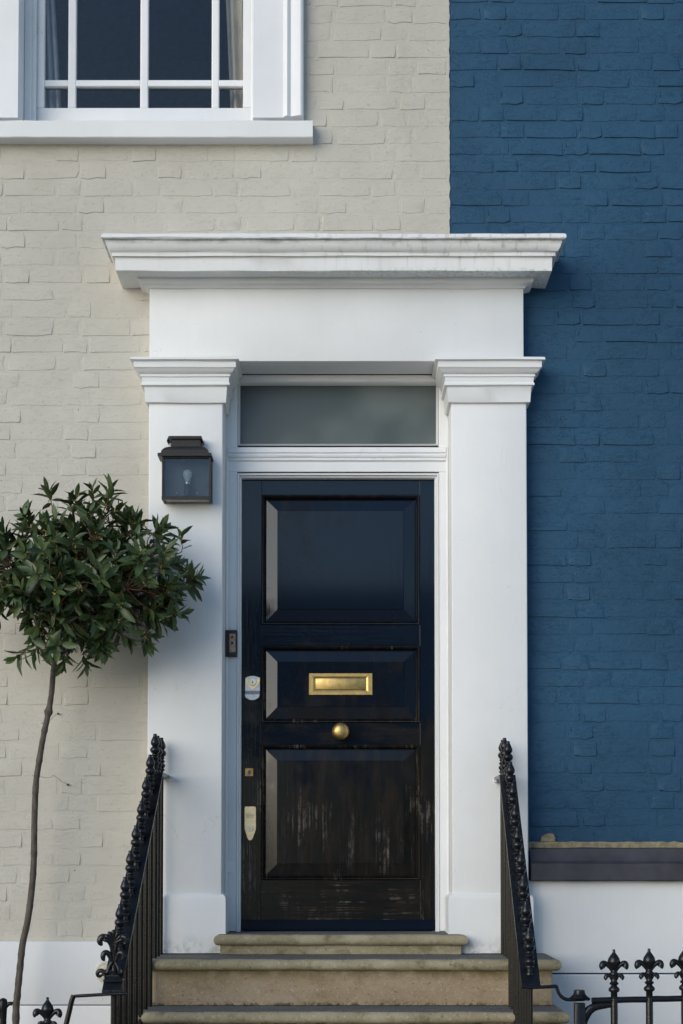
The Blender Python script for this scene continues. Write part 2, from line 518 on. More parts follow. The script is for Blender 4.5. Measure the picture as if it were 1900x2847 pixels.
# bricks -------------------------------------------------------------
def brick_mesh(wd, ht, proud, rng):
    me = bpy.data.meshes.new('brick')
    out = []
    for fx, fz in ((-1, -1), (-.36, -1), (.33, -1), (1, -1), (1, .05), (1, 1), (.3, 1), (-.34, 1), (-1, 1), (-1, -.05)):
        out.append((fx * wd / 2, fz * ht / 2, fx, fz))
    v = []; f = []; n = len(out)
    jit = [(rng.uniform(-.003, .003), rng.uniform(-.0034, .0034)) for _ in out]
    hi = rng.uniform(.9, 1.7) if rng.random() < .45 else rng.uniform(.15, .8)          # some bricks stand out at the lower edge
    cor = {(-1, -1): hi * rng.uniform(.4, 1.2), (1, -1): hi * rng.uniform(.4, 1.2), (-1, 1): rng.uniform(-.1, .5), (1, 1): rng.uniform(-.1, .5)}

    def pr(fx, fz):
        u, w_ = (fx + 1) / 2, (fz + 1) / 2
        return proud * ((cor[(-1, -1)] * (1 - u) + cor[(1, -1)] * u) * (1 - w_) + (cor[(-1, 1)] * (1 - u) + cor[(1, 1)] * u) * w_)
    for (x, z, fx, fz), (jx, jz) in zip(out, jit): v.append((x + jx, .004, z + jz))
    for (x, z, fx, fz), (jx, jz) in zip(out, jit):
        ix = rng.uniform(.002, .006); iz = rng.uniform(.0005, .002) if fz < 0 else rng.uniform(.002, .006)
        if rng.random() < .12 and wd > .09: ix *= 2.5; iz *= 2.5
        if abs(fx) < 1: ix = 0
        if abs(fz) < 1: iz = 0
        v.append((x + jx - fx * ix, -pr(fx, fz) * rng.uniform(.8, 1.15), z + jz - fz * iz))
    for (x, z, fx, fz), (jx, jz) in zip(out, jit):
        v.append((x * .84 if abs(fx) == 1 else x, -pr(fx * .84, fz * .6) - rng.uniform(0, .0005), z * .60))
    v.append((rng.uniform(-.02, .02), -pr(0, 0) - rng.uniform(0, .0006), 0))
    for r in (0, n):
        for k in range(n): f.append((r + k, r + (k + 1) % n, r + n + (k + 1) % n, r + n + k))
    for k in range(n): f.append((2 * n + k, 2 * n + (k + 1) % n, 3 * n))
    me.from_pydata(v, [], f); me.update()
    me.polygons.foreach_set('use_smooth', [True] * len(me.polygons)); me.set_sharp_from_angle(angle=math.radians(24))
    return me


def lay_bricks(wall, mat, x0, x1, z_joint, course, z0, z1, skip, proud, seed):
    """Flemish bond; pieces that show are objects, the margin out of frame is one joined part"""
    rng = random.Random(seed); var = {}
    placed = []
    i0 = int(math.floor((z0 - z_joint) / course)); i1 = int(math.ceil((z1 - z_joint) / course))
    for i in range(i0, i1):
        za = z_joint + i * course; zb = za + course
        if za < z0 - .03 or zb > z1 + .03: continue
        x = x0 - rng.uniform(0, .05) - (.168 if i % 2 else 0); k = i % 2
        while x < x1:
            L = .2245 if k % 2 == 0 else .1125
            L += rng.uniform(-.008, .008); k += 1
            a, b = max(x, x0), min(x + L, x1); x += L
            if b - a < .045: continue
            if any(a > h[0] and b < h[1] and za > h[2] and zb < h[3] for h in skip): continue
            placed.append((a, b, max(za, z0), min(zb, z1)))

    def in_view(a, b, c, d):
        return b > PX(0, 1400) and a < PX(1900, 1400) and d > PZ(2847) and c < PZ(0)
    vis = [p for p in placed if in_view(*p)]
    vis.sort(key=lambda p: -(p[1] - p[0]))
    keep = set(vis[:300])
    stuff = bmesh.new(); ns = 0
    for a, b, c, d in placed:
        wd = b - a - .008; ht = d - c - .007
        key = (round(wd / .012), round(ht / .004))
        if len(var.setdefault(key, [])) < 7: me = brick_mesh(wd, ht, proud, rng); me.materials.append(M[mat]); var[key].append(me)
        else: me = rng.choice(var[key])
        pos = Vector(((a + b) / 2, rng.uniform(-.0004, .0006), (c + d) / 2 + rng.uniform(-.0016, .0016)))
        if (a, b, c, d) in keep:
            o = bpy.data.objects.new('brick', me); COL.objects.link(o)
            o.parent = wall; o.matrix_parent_inverse = WINV[wall.name]; o.location = pos
        else:
            nv = len(stuff.verts); stuff.from_mesh(me); stuff.verts.ensure_lookup_table()
            for q in stuff.verts[nv:]: q.co += pos
            ns += 1
    if ns:
        o = obj('brick_courses', stuff, mat, None, True); o.parent = wall; o.matrix_parent_inverse = WINV[wall.name]; tag(o, kind='stuff')
    else: stuff.free()


bpy.context.view_layer.update()
WINV = {o.name: o.matrix_world.inverted() for o in (grey_wall, blue_wall)}


def sub(o, part):
    """make o a sub-part of part, keeping its place"""
    o.parent = part; o.matrix_parent_inverse = Matrix.Identity(4)      # parts sit at the world origin
    return o


SUR = (PX(416, 700, .08) + .01, PX(1457, 700, .08) - .01, .6, PZ(660, .2))          # hidden behind the door surround
WIN = (PX(-88, 200, .03), PX(843, 200, .03), PZ(392, .05), WZ1 + .16)
lay_bricks(grey_wall, 'grey', -2.35, XB - .002, PZ(2061), .0752, ZPL, PZ(-160), [SUR, WIN], .0025, 3)
lay_bricks(blue_wall, 'blue', XB + .002, 2.15, PZ(2299), .0736, ZFL, PZ(-160), [SUR], .0036, 5)

pe = [(XB + .0018 + .0045 * noise.noise(Vector((k * .33, 2, 7))) + .0025 * noise.noise(Vector((k * 1.3, 5, 1))), PZ(700) + (PZ(-160) - PZ(700)) * k / 110) for k in range(111)]
bm = bmesh.new(); prism(bm, [(XB - .012, PZ(700))] + pe + [(XB - .012, PZ(-160))], -.0042, .0)
obj('paint_edge', bm, 'grey', grey_house)

# white base of the grey house, left ---------------------------------
bm = bmesh.new()
box(bm, -4.2, PX(640, 2650, .05), -.030, -.001, PZ(2794, .03), ZPL, .004); o = obj('base_render', bm, 'rough_white', grey_house, True, 40)
boxo('base_render', -4.2, PX(640, 2650, .05), -.036, -.001, 0, PZ(2797, .03), 'rough_white', grey_house, .005)
# white base, lead and mortar of the blue house ------------------------
xr0 = PX(1470, 2400, .03)
boxo('base_render', xr0, 5.2, -.030, -.001, PZ(2706, .03), PZ(2449, .03), 'stucco', blue_house, .003)
boxo('base_render', xr0, 5.2, -.038, -.001, 0, PZ(2710, .03), 'stucco', blue_house, .004)
xl = PX(1477, 2400, .06)
bm = bmesh.new()
prof = [(.012, PZ(2356, .03)), (.030, PZ(2361, .03)), (.040, PZ(2392, .04)), (.046, PZ(2397, .05)), (.060, PZ(2402, .05)), (.066, PZ(2447, .06)), (.062, PZ(2450, .06)), (.02, PZ(2448, .06))]
nx = 40; rows = []
for j, (p, z) in enumerate(prof):
    rows.append([bm.verts.new((xl + (5.2 - xl) * i / nx, -p + noise.noise(Vector((i * .9, j, 2))) * .002, z + noise.noise(Vector((i * .7, j, 9))) * .0025)) for i in range(nx + 1)])
for a, b in zip(rows, rows[1:]):
    for i in range(nx): bm.faces.new((a[i], a[i + 1], b[i + 1], b[i]))
bm.faces.new([r[0] for r in rows]); bm.faces.new([r[-1] for r in rows][::-1])
tag(obj('lead_flashing', bm, 'lead', blue_house, True, 30), 'grey lead flashing strip below the blue bricks')
bm = bmesh.new()
top = [(xl - .005 + (3.2 - xl) * i / 90, PZ(2341, .01) + .006 * noise.noise(Vector((i * .8, 0, 3))) + .002 * noise.noise(Vector((i * 2.9, 5, 3)))) for i in range(91)]
prism(bm, top + [(3.2, PZ(2364, .02)), (xl - .005, PZ(2364, .02))], -.016, -.0005)
obj('mortar_fillet', bm, 'mortar', blue_house)
bm = bmesh.new()
cx, cz = PX(1523, 2327, .01), PZ(2332, .01)
pp = []
for k in range(22):
    a = math.pi * k / 21; r = .033 * (1 + .22 * noise.noise(Vector((k * .6, 1, 8))))
    pp.append((cx - r * math.cos(a) * .95 + .008 * math.sin(a), cz - .012 + r * math.sin(a) * 1.05))
prism(bm, pp, -.0125, -.001, .002)
obj('mortar_patch', bm, 'mortar', blue_house)

# ------------------------------------------------------------------ door surround
DF = .08
zc = lambda py, d: PZ(py, d)
fx0, fx1 = PX(415.5, 900, DF), PX(1456.5, 900, DF)
bm = bmesh.new(); box(bm, fx0, fx1, -DF, .10, DZT, PZ(690, .14), .004)
surround = obj('door_surround', bm, 'stucco', grey_house, True, 40)
surround['label'] = 'plain white frieze of the stucco door surround'
bm = bmesh.new()
prof = [(.0, PZ(640, .22)), (.168, PZ(648, .25)), (.176, PZ(651, .255)), (.179, PZ(657, .26)), (.177, PZ(662, .255)), (.172, PZ(665, .25)), (.165, PZ(667, .24)), (.161, PZ(676, .24)),
        (.156, PZ(688, .23)), (.146, PZ(699, .22)), (.140, PZ(702, .217)), (.139, PZ(704, .217)), (.139, PZ(711, .217)), (.130, PZ(713, .21)), (.127, PZ(716, .205)), (.125, PZ(752, .205)),
        (.122, PZ(754.5, .2)), (.060, PZ(752.5, .2)), (.02, PZ(752.5, .2))]
moulding(bm, prof, fx0, fx1 - .022, DF, .01, .01, .0015, 1)
sub(obj('cornice', bm, 'cornice', None, True, 38), surround)
bm = bmesh.new()
prof = [(.044, PZ(750, .2)), (.044, PZ(772, .125)), (.042, PZ(780, .122)), (.036, PZ(786, .116)), (.022, PZ(791, .10)), (.012, PZ(797, .092)), (.008, PZ(801, .088)), (-.002, PZ(803, .08))]
moulding(bm, prof, fx0, fx1 - .004, DF, .01, .01, .0015, 5)
sub(obj('bed_moulding', bm, 'stucco', None, True, 40), surround)
ZT2 = CAMZ - .422                                         # top of the second tread
CAS = -.10                                                # door casing plane (behind the wall face)
for side in (-1, 1):
    x0, x1 = (PX(411, 1900, DF), PX(618, 1900, DF)) if side < 0 else (PX(1257, 1900, DF), PX(1468, 1900, DF))
    bm = bmesh.new(); box(bm, x0, x1, -DF, .11, ZT2 + .002, DZT - .0005, .005, 3)
    sub(obj('pilaster', bm, 'stucco', None, True, 40), surround)
    bl, br = (.01, .095) if side < 0 else (.095, .01)
    bm = bmesh.new()
    prof = [(.02, PZ(988, .14)), (.066, PZ(991, .148)), (.070, PZ(993, .15)), (.071, PZ(998, .15)), (.066, PZ(1001, .146)), (.058, PZ(1004, .138)), (.057, PZ(1020, .137)),
            (.052, PZ(1023, .132)), (.048, PZ(1028, .128)), (.041, PZ(1034, .121)), (.034, PZ(1038, .114)), (.030, PZ(1040, .11)), (.033, PZ(1042, .113)), (.033, PZ(1046, .113)), (.028, PZ(1048, .108)),
            (.026, PZ(1062, .106)), (.030, PZ(1065, .11)), (.030, PZ(1070, .11)), (.022, PZ(1073, .102)), (.018, PZ(1076, .098)), (.014, PZ(1117, .094)), (.012, PZ(1119, .092)), (-.004, PZ(1119, .09))]
    moulding(bm, prof, x0, x1, DF, bl, br, .0012, 11 + side)
    sub(obj('capital', bm, 'stucco', None, True, 36), surround)
    bm = bmesh.new()
    prof = [(-.004, PZ(2484, .09)), (.003, PZ(2486, .09)), (.010, PZ(2490, .09)), (.015, PZ(2494, .1)), (.018, PZ(2501, .1)), (.018, ZT2 + .004)]
    moulding(bm, prof, x0, x1, DF, .02 if side < 0 else .095, .095 if side < 0 else .02, .0010, 21 + side)
    sub(obj('plinth', bm, 'stucco_foot', None, True, 50), surround)

# ------------------------------------------------------------------ door frame, transom, door
yc = -CAS
ZD0, ZD1 = CAMZ - .337, PZ(1316, -.10)                     # sill level, top of door opening
cx0, cx1 = PX(659, 1900, CAS), PX(1222, 1900, CAS)         # inner edges of casing
bm = bmesh.new()
box(bm, DX0 + .0005, cx0, yc, yc + .10, ZD0, DZT - .001, .003)
frame = obj('door_frame', bm, 'joinery', grey_house, True, 40)
sub(boxo('frame_post', cx1, DX1 - .0005, yc, yc + .10, ZD0, DZT - .001, 'joinery', None, .003), frame)
for x0, x1 in ((DX0 + .001, DX0 + .012), (DX1 - .012, DX1 - .001)):
    sub(boxo('frame_edge_strip', x0, x1, yc - .012, yc - .0005, ZD0 + .01, PZ(1243, CAS), 'joinery', None, .004, 3), frame)
gx0, gx1 = PX(666, 1150, -.15), PX(1213, 1150, -.15)
gz0, gz1 = PZ(1243, -.15), PZ(1075, -.17)
sub(boxo('frame_head', cx0 + .0005, cx1 - .0005, yc + .001, yc + .11, PZ(1060, CAS), DZT - .0015, 'joinery', None, .004, 3), frame)
# transom bar with two beads
bm = bmesh.new()
prof = [(0, PZ(1243, -.09)), (.012, PZ(1244, -.09)), (.014, PZ(1247, -.09)), (.014, PZ(1258, -.09)), (.006, PZ(1260, -.09)), (.013, PZ(1263, -.09)), (.015, PZ(1267, -.09)), (.012, PZ(1271, -.09)),
        (.005, PZ(1273, -.09)), (.010, PZ(1276, -.09)), (.011, PZ(1279, -.09)), (.002, PZ(1283, -.09)), (.001, PZ(1311, -.1)), (-.02, PZ(1312, -.1))]
rows = []
for j, (p, z) in enumerate(prof):
    rows.append([bm.verts.new((DX0 + .012 + (DX1 - DX0 - .024) * i / 24, yc - .001 - p, z + .0008 * noise.noise(Vector((i * .7, j * .2, 4))))) for i in range(25)])
for a, b in zip(rows, rows[1:]):
    for i in range(24): bm.faces.new((a[i], a[i + 1], b[i + 1], b[i]))
sub(obj('transom_bar', bm, 'joinery', None, True, 40), frame)
bm = bmesh.new(); box(bm, cx0 + .0005, cx1 - .0005, yc + .001, yc + .10, PZ(1312, CAS), PZ(1243.5, CAS))
sub(obj('transom_core', bm, 'joinery', None), frame)
# beads round the glass and the door
bm = bmesh.new(); frame_ring(bm, cx0, cx1, gz0 - .004, PZ(1060, CAS) + .004, [(0, .012), (.004, .004), (.008, .012), (.009, .05), (.02, .052)], yc)
sub(obj('glass_bead', bm, 'joinery', None, True, 30), frame)
bm = bmesh.new()
bz0 = ZD0 - .06
frame_ring(bm, cx0, cx1, bz0, ZD1, [(0, -.0005), (.003, -.004), (.007, -.004), (.009, .004), (.010, .012), (.014, .010), (.017, .014), (.018, .05), (.03, .052)], yc)
sub(obj('door_bead', bm, 'joinery', None, True, 30), frame)
bm = bmesh.new(); box(bm, cx0 + .004, cx1 - .004, yc + .050, yc + .056, gz0 - .01, gz1 + .03)
tag(sub(obj('transom_pane', bm, 'transom', None), frame), 'grey frosted glass pane above the door')
bm = bmesh.new(); box(bm, DX0 - .04, DX1 + .04, yc + .13, yc + .16, .6, DZT + .04)
sub(obj('hall_wall', bm, 'room', None), frame)

dx0, dx1 = cx0 + .016, cx1 - .016
dy = yc + .040                                            # door face
DD = -dy
px = lambda p, q=1900: PX(p, q, DD)
P_OUT = [(726, 1164, 1376, 1738), (727, 1167, 1796, 2010), (728, 1171, 2071, 2447)]
panels = []
for a, b, c, e in P_OUT:
    panels.append((px(a, (c + e) / 2), px(b, (c + e) / 2), PZ(e, DD), PZ(c, DD)))
zt, zb_ = ZD1 - .008, ZD0 + .006
xa, xb = px(727, 1900), px(1168, 1900)
panels = [(xa, xb, p[2], p[3]) for p in panels]
bm = bmesh.new(); box(bm, dx0, xa, dy, dy + .045, zb_, zt, .0012)
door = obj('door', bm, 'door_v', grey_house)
door['label'] = 'worn glossy black panelled front door with brass fittings'
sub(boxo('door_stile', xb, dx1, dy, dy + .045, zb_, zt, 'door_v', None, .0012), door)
levels = [zt, panels[0][3], panels[0][2], panels[1][3], panels[1][2], panels[2][3], panels[2][2], zb_]
for k in range(0, 8, 2):
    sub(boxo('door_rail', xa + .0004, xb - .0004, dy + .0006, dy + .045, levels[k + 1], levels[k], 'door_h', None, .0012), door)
for i, (a, b, c, e) in enumerate(panels):
    bm = bmesh.new(); frame_ring(bm, a, b, c, e, [(-.0005, .004), (.0005, -.003), (.004, -.007), (.007, -.0065), (.009, -.002), (.012, -.004), (.014, -.001), (.0155, .009), (.018, .0145)], dy)
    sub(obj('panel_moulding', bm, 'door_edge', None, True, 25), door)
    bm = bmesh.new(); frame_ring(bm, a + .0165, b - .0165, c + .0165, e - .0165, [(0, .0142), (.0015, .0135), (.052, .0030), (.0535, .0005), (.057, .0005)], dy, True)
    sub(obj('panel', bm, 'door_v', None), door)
bm = bmesh.new()
prism(bm, [(0, 0)] * 0 or [(dx0 + .002, PZ(2588, DD)), (dx1 - .002, PZ(2588, DD)), (dx1 - .002, PZ(2557, DD)), (dx0 + .002, PZ(2557, DD))], dy - .016, dy - .001, .006)
sub(obj('weather_bar', bm, 'door_clean', None), door)

# letter plate
yf = dy + .0005
lx0, lx1, lz0, lz1 = px(859), px(1036), PZ(1933, DD), PZ(1872, DD)
bm = bmesh.new()
ix, iz = (px(877) - lx0), (PZ(1886, DD) - lz1) * -1
rows = []
for i, dpt in ((0, -.0005), (.0, -.004), (.002, -.006), (.018, -.006), (.026, -.0035), (.0275, -.0012), (.029, -.0008)):
    rx = i * ix / .0275; rz = i * (lz1 - PZ(1886, DD)) / .0275
    rows.append([bm.verts.new((x, yf + dpt, z)) for x, z in ((lx0 + rx, lz0 + rz), (lx1 - rx, lz0 + rz), (lx1 - rx, lz1 - rz), (lx0 + rx, lz1 - rz))])
for a, b in zip(rows, rows[1:]):
    for k in range(4): bm.faces.new((a[k], a[(k + 1) % 4], b[(k + 1) % 4], b[k]))
tag(sub(obj('letter_plate', bm, 'brass', None), door), 'brass letter plate frame in the middle panel')
bm = bmesh.new(); box(bm, lx0 + ix + .0015, lx1 - ix - .0015, yf - .0042, yf - .0004, lz0 + (lz1 - PZ(1886, DD)) + .0025, PZ(1886, DD) - .001, .0012)
sub(obj('letter_flap', bm, 'brass', None, True, 40), door)
# round knob
bm = bmesh.new()
lathe(bm, [(.022, 0), (.022, .004), (.0135, .006), (.012, .024), (.022, .028), (.031, .034), (.0365, .042), (.0372, .050), (.034, .060), (.026, .068), (.014, .0725), (.0095, .0728), (.0092, .0738), (.006, .0745), (.001, .0746)], 40, (px(948, 2036), dy, PZ(2036, DD)), 'y')
tag(sub(obj('door_knob', bm, 'brass', None, True, 35), door), 'round polished brass door knob')


def cyl_lock(cx, cz, y, r, par, pre):
    bm = bmesh.new(); lathe(bm, [(r, 0), (r, .004), (r * .94, .0052), (r * .5, .0052), (r * .46, .0044), (.0005, .0044)], 24, (cx, y, cz), 'y')
    sub(obj('lock_cylinder', bm, 'lock_face', None, True, 35), par)
    bm = bmesh.new(); box(bm, cx - r * .09, cx + r * .09, y - .0056, y - .004, cz - r * .34, cz + r * .30)
    sub(obj('key_slot', bm, 'hole', None), par)


# upper latch pull, shield shaped
def T(z2):                                                # pixels of the close view -> photo
    return 660 + z2[0] * 100 / 1469, 1840 + z2[1] * 160 / 2350


def pt(zp):
    a, b = T(zp); return px(a, b), PZ(b, DD)


arc_top = [(335 + 595 * i / 10, 660 - 72 * math.sin(math.pi * i / 10)) for i in range(11)]
bm = bmesh.new(); prism(bm, [pt(q) for q in arc_top + [(925, 1195), (330, 1195)]], dy - .006, dy - .0003, .001)
tag(sub(obj('latch_plate', bm, 'steel', None, True, 40), door), 'silver latch plate with brass shield and keyhole')
bm = bmesh.new()
prism(bm, [pt(q) for q in [(335, 665)] + [(480, 745), (630, 765), (790, 745)] + [(930, 655), (925, 820), (870, 930), (780, 1050), (635, 1168), (480, 1040), (390, 920), (345, 820)]], dy - .0095, dy - .0055, .0012)
sub(obj('latch_shield', bm, 'brass_pale', None, True, 40), door)
bm = bmesh.new(); prism(bm, [pt(q) for q in [(328, 1190), (925, 1190), (920, 1335), (328, 1335)]], dy - .0035, dy - .0003)
sub(obj('latch_step', bm, 'steel_dark', None), door)
arc_bot = [(920, 1340)] + [(620 + 300 * math.cos(a), 1370 + 205 * math.sin(a)) for a in [math.pi * i / 14 for i in range(15)]] + [(322, 1340)]
bm = bmesh.new(); prism(bm, [pt(q) for q in arc_bot], dy - .013, dy - .0003, .0015)
sub(obj('latch_pull', bm, 'steel', None, True, 40), door)
cx_, cz_ = pt((633, 840)); cyl_lock(cx_, cz_, dy - .0095, .0155, door, 'u')
# square keyhole escutcheon
ex0, ex1, ez0, ez1 = px(681.5, 2150), px(704.5, 2150), PZ(2158.5, DD), PZ(2136, DD)
boxo_ = boxo('keyhole_plate', ex0, ex1, dy - .0022, dy - .0002, ez0, ez1, 'brass_dull', None, .0006); sub(boxo_, door)
ecx, ecz = (ex0 + ex1) / 2, (ez0 + ez1) / 2
bm = bmesh.new(); lathe(bm, [(.0095, 0), (.0095, .0006), (.008, .0008), (.0005, .0005)], 18, (ecx, dy - .0021, ecz), 'y'); sub(obj('keyhole_dish', bm, 'steel_dark', None, True, 40), door)
bm = bmesh.new(); prism(bm, [(ecx + .0035 * math.cos(a), ecz + .002 + .0035 * math.sin(a)) for a in [math.radians(-50 + 28 * i) for i in range(11)]] + [(ecx - .0028, ecz - .0065), (ecx + .0028, ecz - .0065)], dy - .0036, dy - .0026)
sub(obj('key_slot', bm, 'hole', None), door)


# lower brass lock plate
def pt2(q):
    a, b = 660 + q[0] * 100 / 904, 2100 + q[1] * 260 / 2350
    return px(a, b), PZ(b, DD)


out = [(186, 1330), (200, 1300), (225, 1291), (430, 1291), (458, 1302), (470, 1330), (470, 1830), (462, 1880), (445, 1940), (395, 2080), (375, 2115), (345, 2138), (318, 2142), (295, 2135), (272, 2110), (258, 2080), (210, 1930), (192, 1870), (186, 1820)]
bm = bmesh.new(); prism(bm, [pt2(q) for q in out], dy - .0035, dy - .0003, .001)
tag(sub(obj('lock_plate', bm, 'brass_pale', None, True, 40), door), 'tall pale brass lock plate with engraved maker name')
cx_, cz_ = pt2((320, 1842)); cyl_lock(cx_, cz_, dy - .0035, .0132, door, 'l')
bm = bmesh.new()
arc = lambda y0, x0, x1, up: [(x0 + (x1 - x0) * i / 8, y0 - up * math.sin(math.pi * i / 8)) for i in range(9)]
for (ya, xa_, xb2, up, th) in ((1495, 210, 440, 22, 9), (1568, 228, 425, 16, 9)):
    t_ = [pt2(q) for q in arc(ya, xa_, xb2, up)]; b_ = [pt2((q[0], q[1] + th)) for q in arc(ya, xa_, xb2, up)]
    prism(bm, t_ + b_[::-1], dy - .0041, dy - .0036)
sub(obj('engraved_banner', bm, 'steel_dark', None), door)
fc = bpy.data.curves.new('lettering', 'FONT'); fc.body = 'BANHAM'; fc.align_x = 'CENTER'; fc.align_y = 'CENTER'; fc.size = .0088; fc.extrude = .0002
fo = bpy.data.objects.new('lettering_source', fc); COL.objects.link(fo)
bpy.context.view_layer.update()
lm = bpy.data.meshes.new_from_object(fo.evaluated_get(bpy.context.evaluated_depsgraph_get()))
bpy.data.objects.remove(fo)
lx_, lz_ = pt2((327, 1528))
wl = (max(v.co.x for v in lm.vertices) - min(v.co.x for v in lm.vertices)) or 1
sx = (pt2((420, 0))[0] - pt2((235, 0))[0]) / wl
for v in lm.vertices:
    x, y, z = v.co
    v.co = (lx_ + x * sx, dy - .0040 - z, lz_ + y + .0012 * math.cos(x * sx / .018))
lm.materials.clear()
sub(from_mesh('lettering', lm, 'steel_dark'), door)

# small painted plate low on the casing
ax0, ax1, az0, az1 = PX(630.5, 2410, CAS), PX(650.5, 2410, CAS), PZ(2426, CAS), PZ(2396, CAS)
sub(boxo('painted_plate', ax0, ax1, yc - .006, yc - .0005, az0, az1, 'joinery', None, .0015), frame)
bm = bmesh.new(); lathe(bm, [(.0075, 0), (.0075, .002), (.006, .003), (.0055, .0018), (.0005, .0018)], 16, ((ax0 + ax1) / 2, yc - .0058, (az0 + az1) / 2), 'y')
sub(obj('plate_boss', bm, 'joinery', None, True, 40), frame)

# ------------------------------------------------------------------ window
ys = .125                                                # sash face
arc_h = PZ(-620)
bm = bmesh.new()
SD = -ys
bars_x = [(PX(100, 250, SD), PX(123, 250, SD)), (PX(188, 250, SD), PX(211, 250, SD)), (PX(389, 250, SD), PX(412, 250, SD)), (PX(588, 250, SD), PX(609, 250, SD)), (PX(676, 250, SD), PX(701, 250, SD))]
zbot0, zbot1 = WZ0 - .03, PZ(299, SD)
zmid0, zmid1 = PZ(237, SD), PZ(219, SD)
zmeet0, zmeet1 = PZ(-240, SD), PZ(-280, SD)
ztop0, ztop1 = PZ(-520, SD), PZ(-560, SD)
box(bm, bars_x[0][0], bars_x[4][1], ys, ys + .045, zbot0, zbot1, .003)
window = obj('window', bm, 'joinery', grey_house, True, 40)
window['label'] = 'white sash window with narrow side panes'
for k, (a, b) in enumerate(bars_x):
    edge = k in (0, 4)
    sub(boxo('stile' if edge else 'glazing_bar', a, b, ys + (.0008 if edge else .006), ys + .044, zbot1 + .0005, ztop0 - .0005, 'joinery', None, .003 if edge else .006, 3), window)
for (c, e, nm) in ((zmid0, zmid1, 'glazing_bar'), (zmeet0, zmeet1, 'meeting_rail'), (ztop0, ztop1, 'top_rail')):
    for k in range(4):
        sub(boxo(nm, bars_x[k][1] + .0004 - .002, bars_x[k + 1][0] - .0004 + .002, ys + .007, ys + .043, c, e, 'joinery', None, .004, 3), window)
rz = [(zbot1, zmid0), (zmid1, zmeet0), (zmeet1, ztop0)]
rng = random.Random(4)
for k in range(4):
    for (c, e) in rz:
        bm = bmesh.new(); box(bm, bars_x[k][1] - .004, bars_x[k + 1][0] + .004, ys + .026, ys + .029, c - .004, e + .004)
        cx_, cz_ = (bars_x[k][1] + bars_x[k + 1][0]) / 2, (c + e) / 2
        bmesh.ops.rotate(bm, verts=bm.verts, cent=(cx_, ys + .027, cz_), matrix=Matrix.Rotation(math.radians(rng.uniform(-.25, .25)), 3, 'Z') @ Matrix.Rotation(math.radians(rng.uniform(-.15, .15)), 3, 'X'))
        sub(obj('pane', bm, 'glass', None), window)
# sash box, reveals, architrave, sill
bm = bmesh.new(); box(bm, WX0 + .001, bars_x[0][0] + .004, ys - .028, ys - .002, WZ0, WZ1, .004, 2)
sub(obj('sash_box', bm, 'joinery', None, True, 40), window)
sub(boxo('sash_box', WX0 + .001, bars_x[0][0] - .012, ys - .045, ys - .029, WZ0, WZ1, 'joinery', None, .004), window)
sub(boxo('sash_box', bars_x[4][1] - .004, WX1 - .001, ys - .028, ys - .002, WZ0, WZ1, 'joinery', None, .004), window)
for side in (-1, 1):
    xi = WX0 if side < 0 else WX1                          # inner edge of the flat band
    s = side
    wd = PX(845, 200, .03) - PX(703, 200, .03)
    bm = bmesh.new()
    pr = [(-.0005, -.13), (-.0005, .026), (.002, .030), (.07, .030), (.125, .030), (.128, .034), (.132, .044), (.142, .050), (.150, .046), (.156, .040), (.162, .042), (.185, .050), (.197, .052), (.205, .048), (.2095, .038), (.2100, -.004)]
    ra = []
    for z in (WZ0 - .002, WZ1 + .14): ra.append([bm.verts.new((xi + s * q * wd / .21, -p, z)) for q, p in pr])
    for i in range(len(pr) - 1): bm.faces.new((ra[0][i], ra[0][i + 1], ra[1][i + 1], ra[1][i]))
    bm.faces.new(ra[1]); bm.faces.new(ra[0][::-1])
    sub(obj('architrave', bm, 'joinery', None, True, 22), window)
sub(boxo('architrave', WX0, WX1, -.045, .13, WZ1, WZ1 + .139, 'joinery', None, .004), window)
SF = .068
sx0, sx1 = PX(-72, 350, SF), PX(870, 350, SF)
bm = bmesh.new()
pr = [(.13, WZ0 + .018 - .03), (-SF + .004, PZ(334, SF) + .001), (-SF, PZ(336, SF)), (-SF, PZ(379, SF)), (-SF + .003, PZ(381, SF)), (-.01, PZ(381.5, SF)), (.13, PZ(381.5, SF))]
n = 22; rows = []
for j, (y, z) in enumerate(pr):
    rows.append([bm.verts.new((sx0 + (sx1 - sx0) * i / n, y + .0012 * noise.noise(Vector((i, j, 3))), z + .0016 * noise.noise(Vector((i * .8, j * .3, 6))))) for i in range(n + 1)])
for a, b in zip(rows, rows[1:]):
    for i in range(n): bm.faces.new((a[i], a[i + 1], b[i + 1], b[i]))
bm.faces.new([r[0] for r in rows]); bm.faces.new([r[-1] for r in rows][::-1])
sub(obj('sill', bm, 'stucco', None, True, 35), window)
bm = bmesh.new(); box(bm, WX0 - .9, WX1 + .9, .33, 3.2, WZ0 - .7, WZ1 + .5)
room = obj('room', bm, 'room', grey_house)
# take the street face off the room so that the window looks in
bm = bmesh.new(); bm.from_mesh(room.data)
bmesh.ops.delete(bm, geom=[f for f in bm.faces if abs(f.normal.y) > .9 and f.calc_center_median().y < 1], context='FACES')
bm.to_mesh(room.data); bm.free()


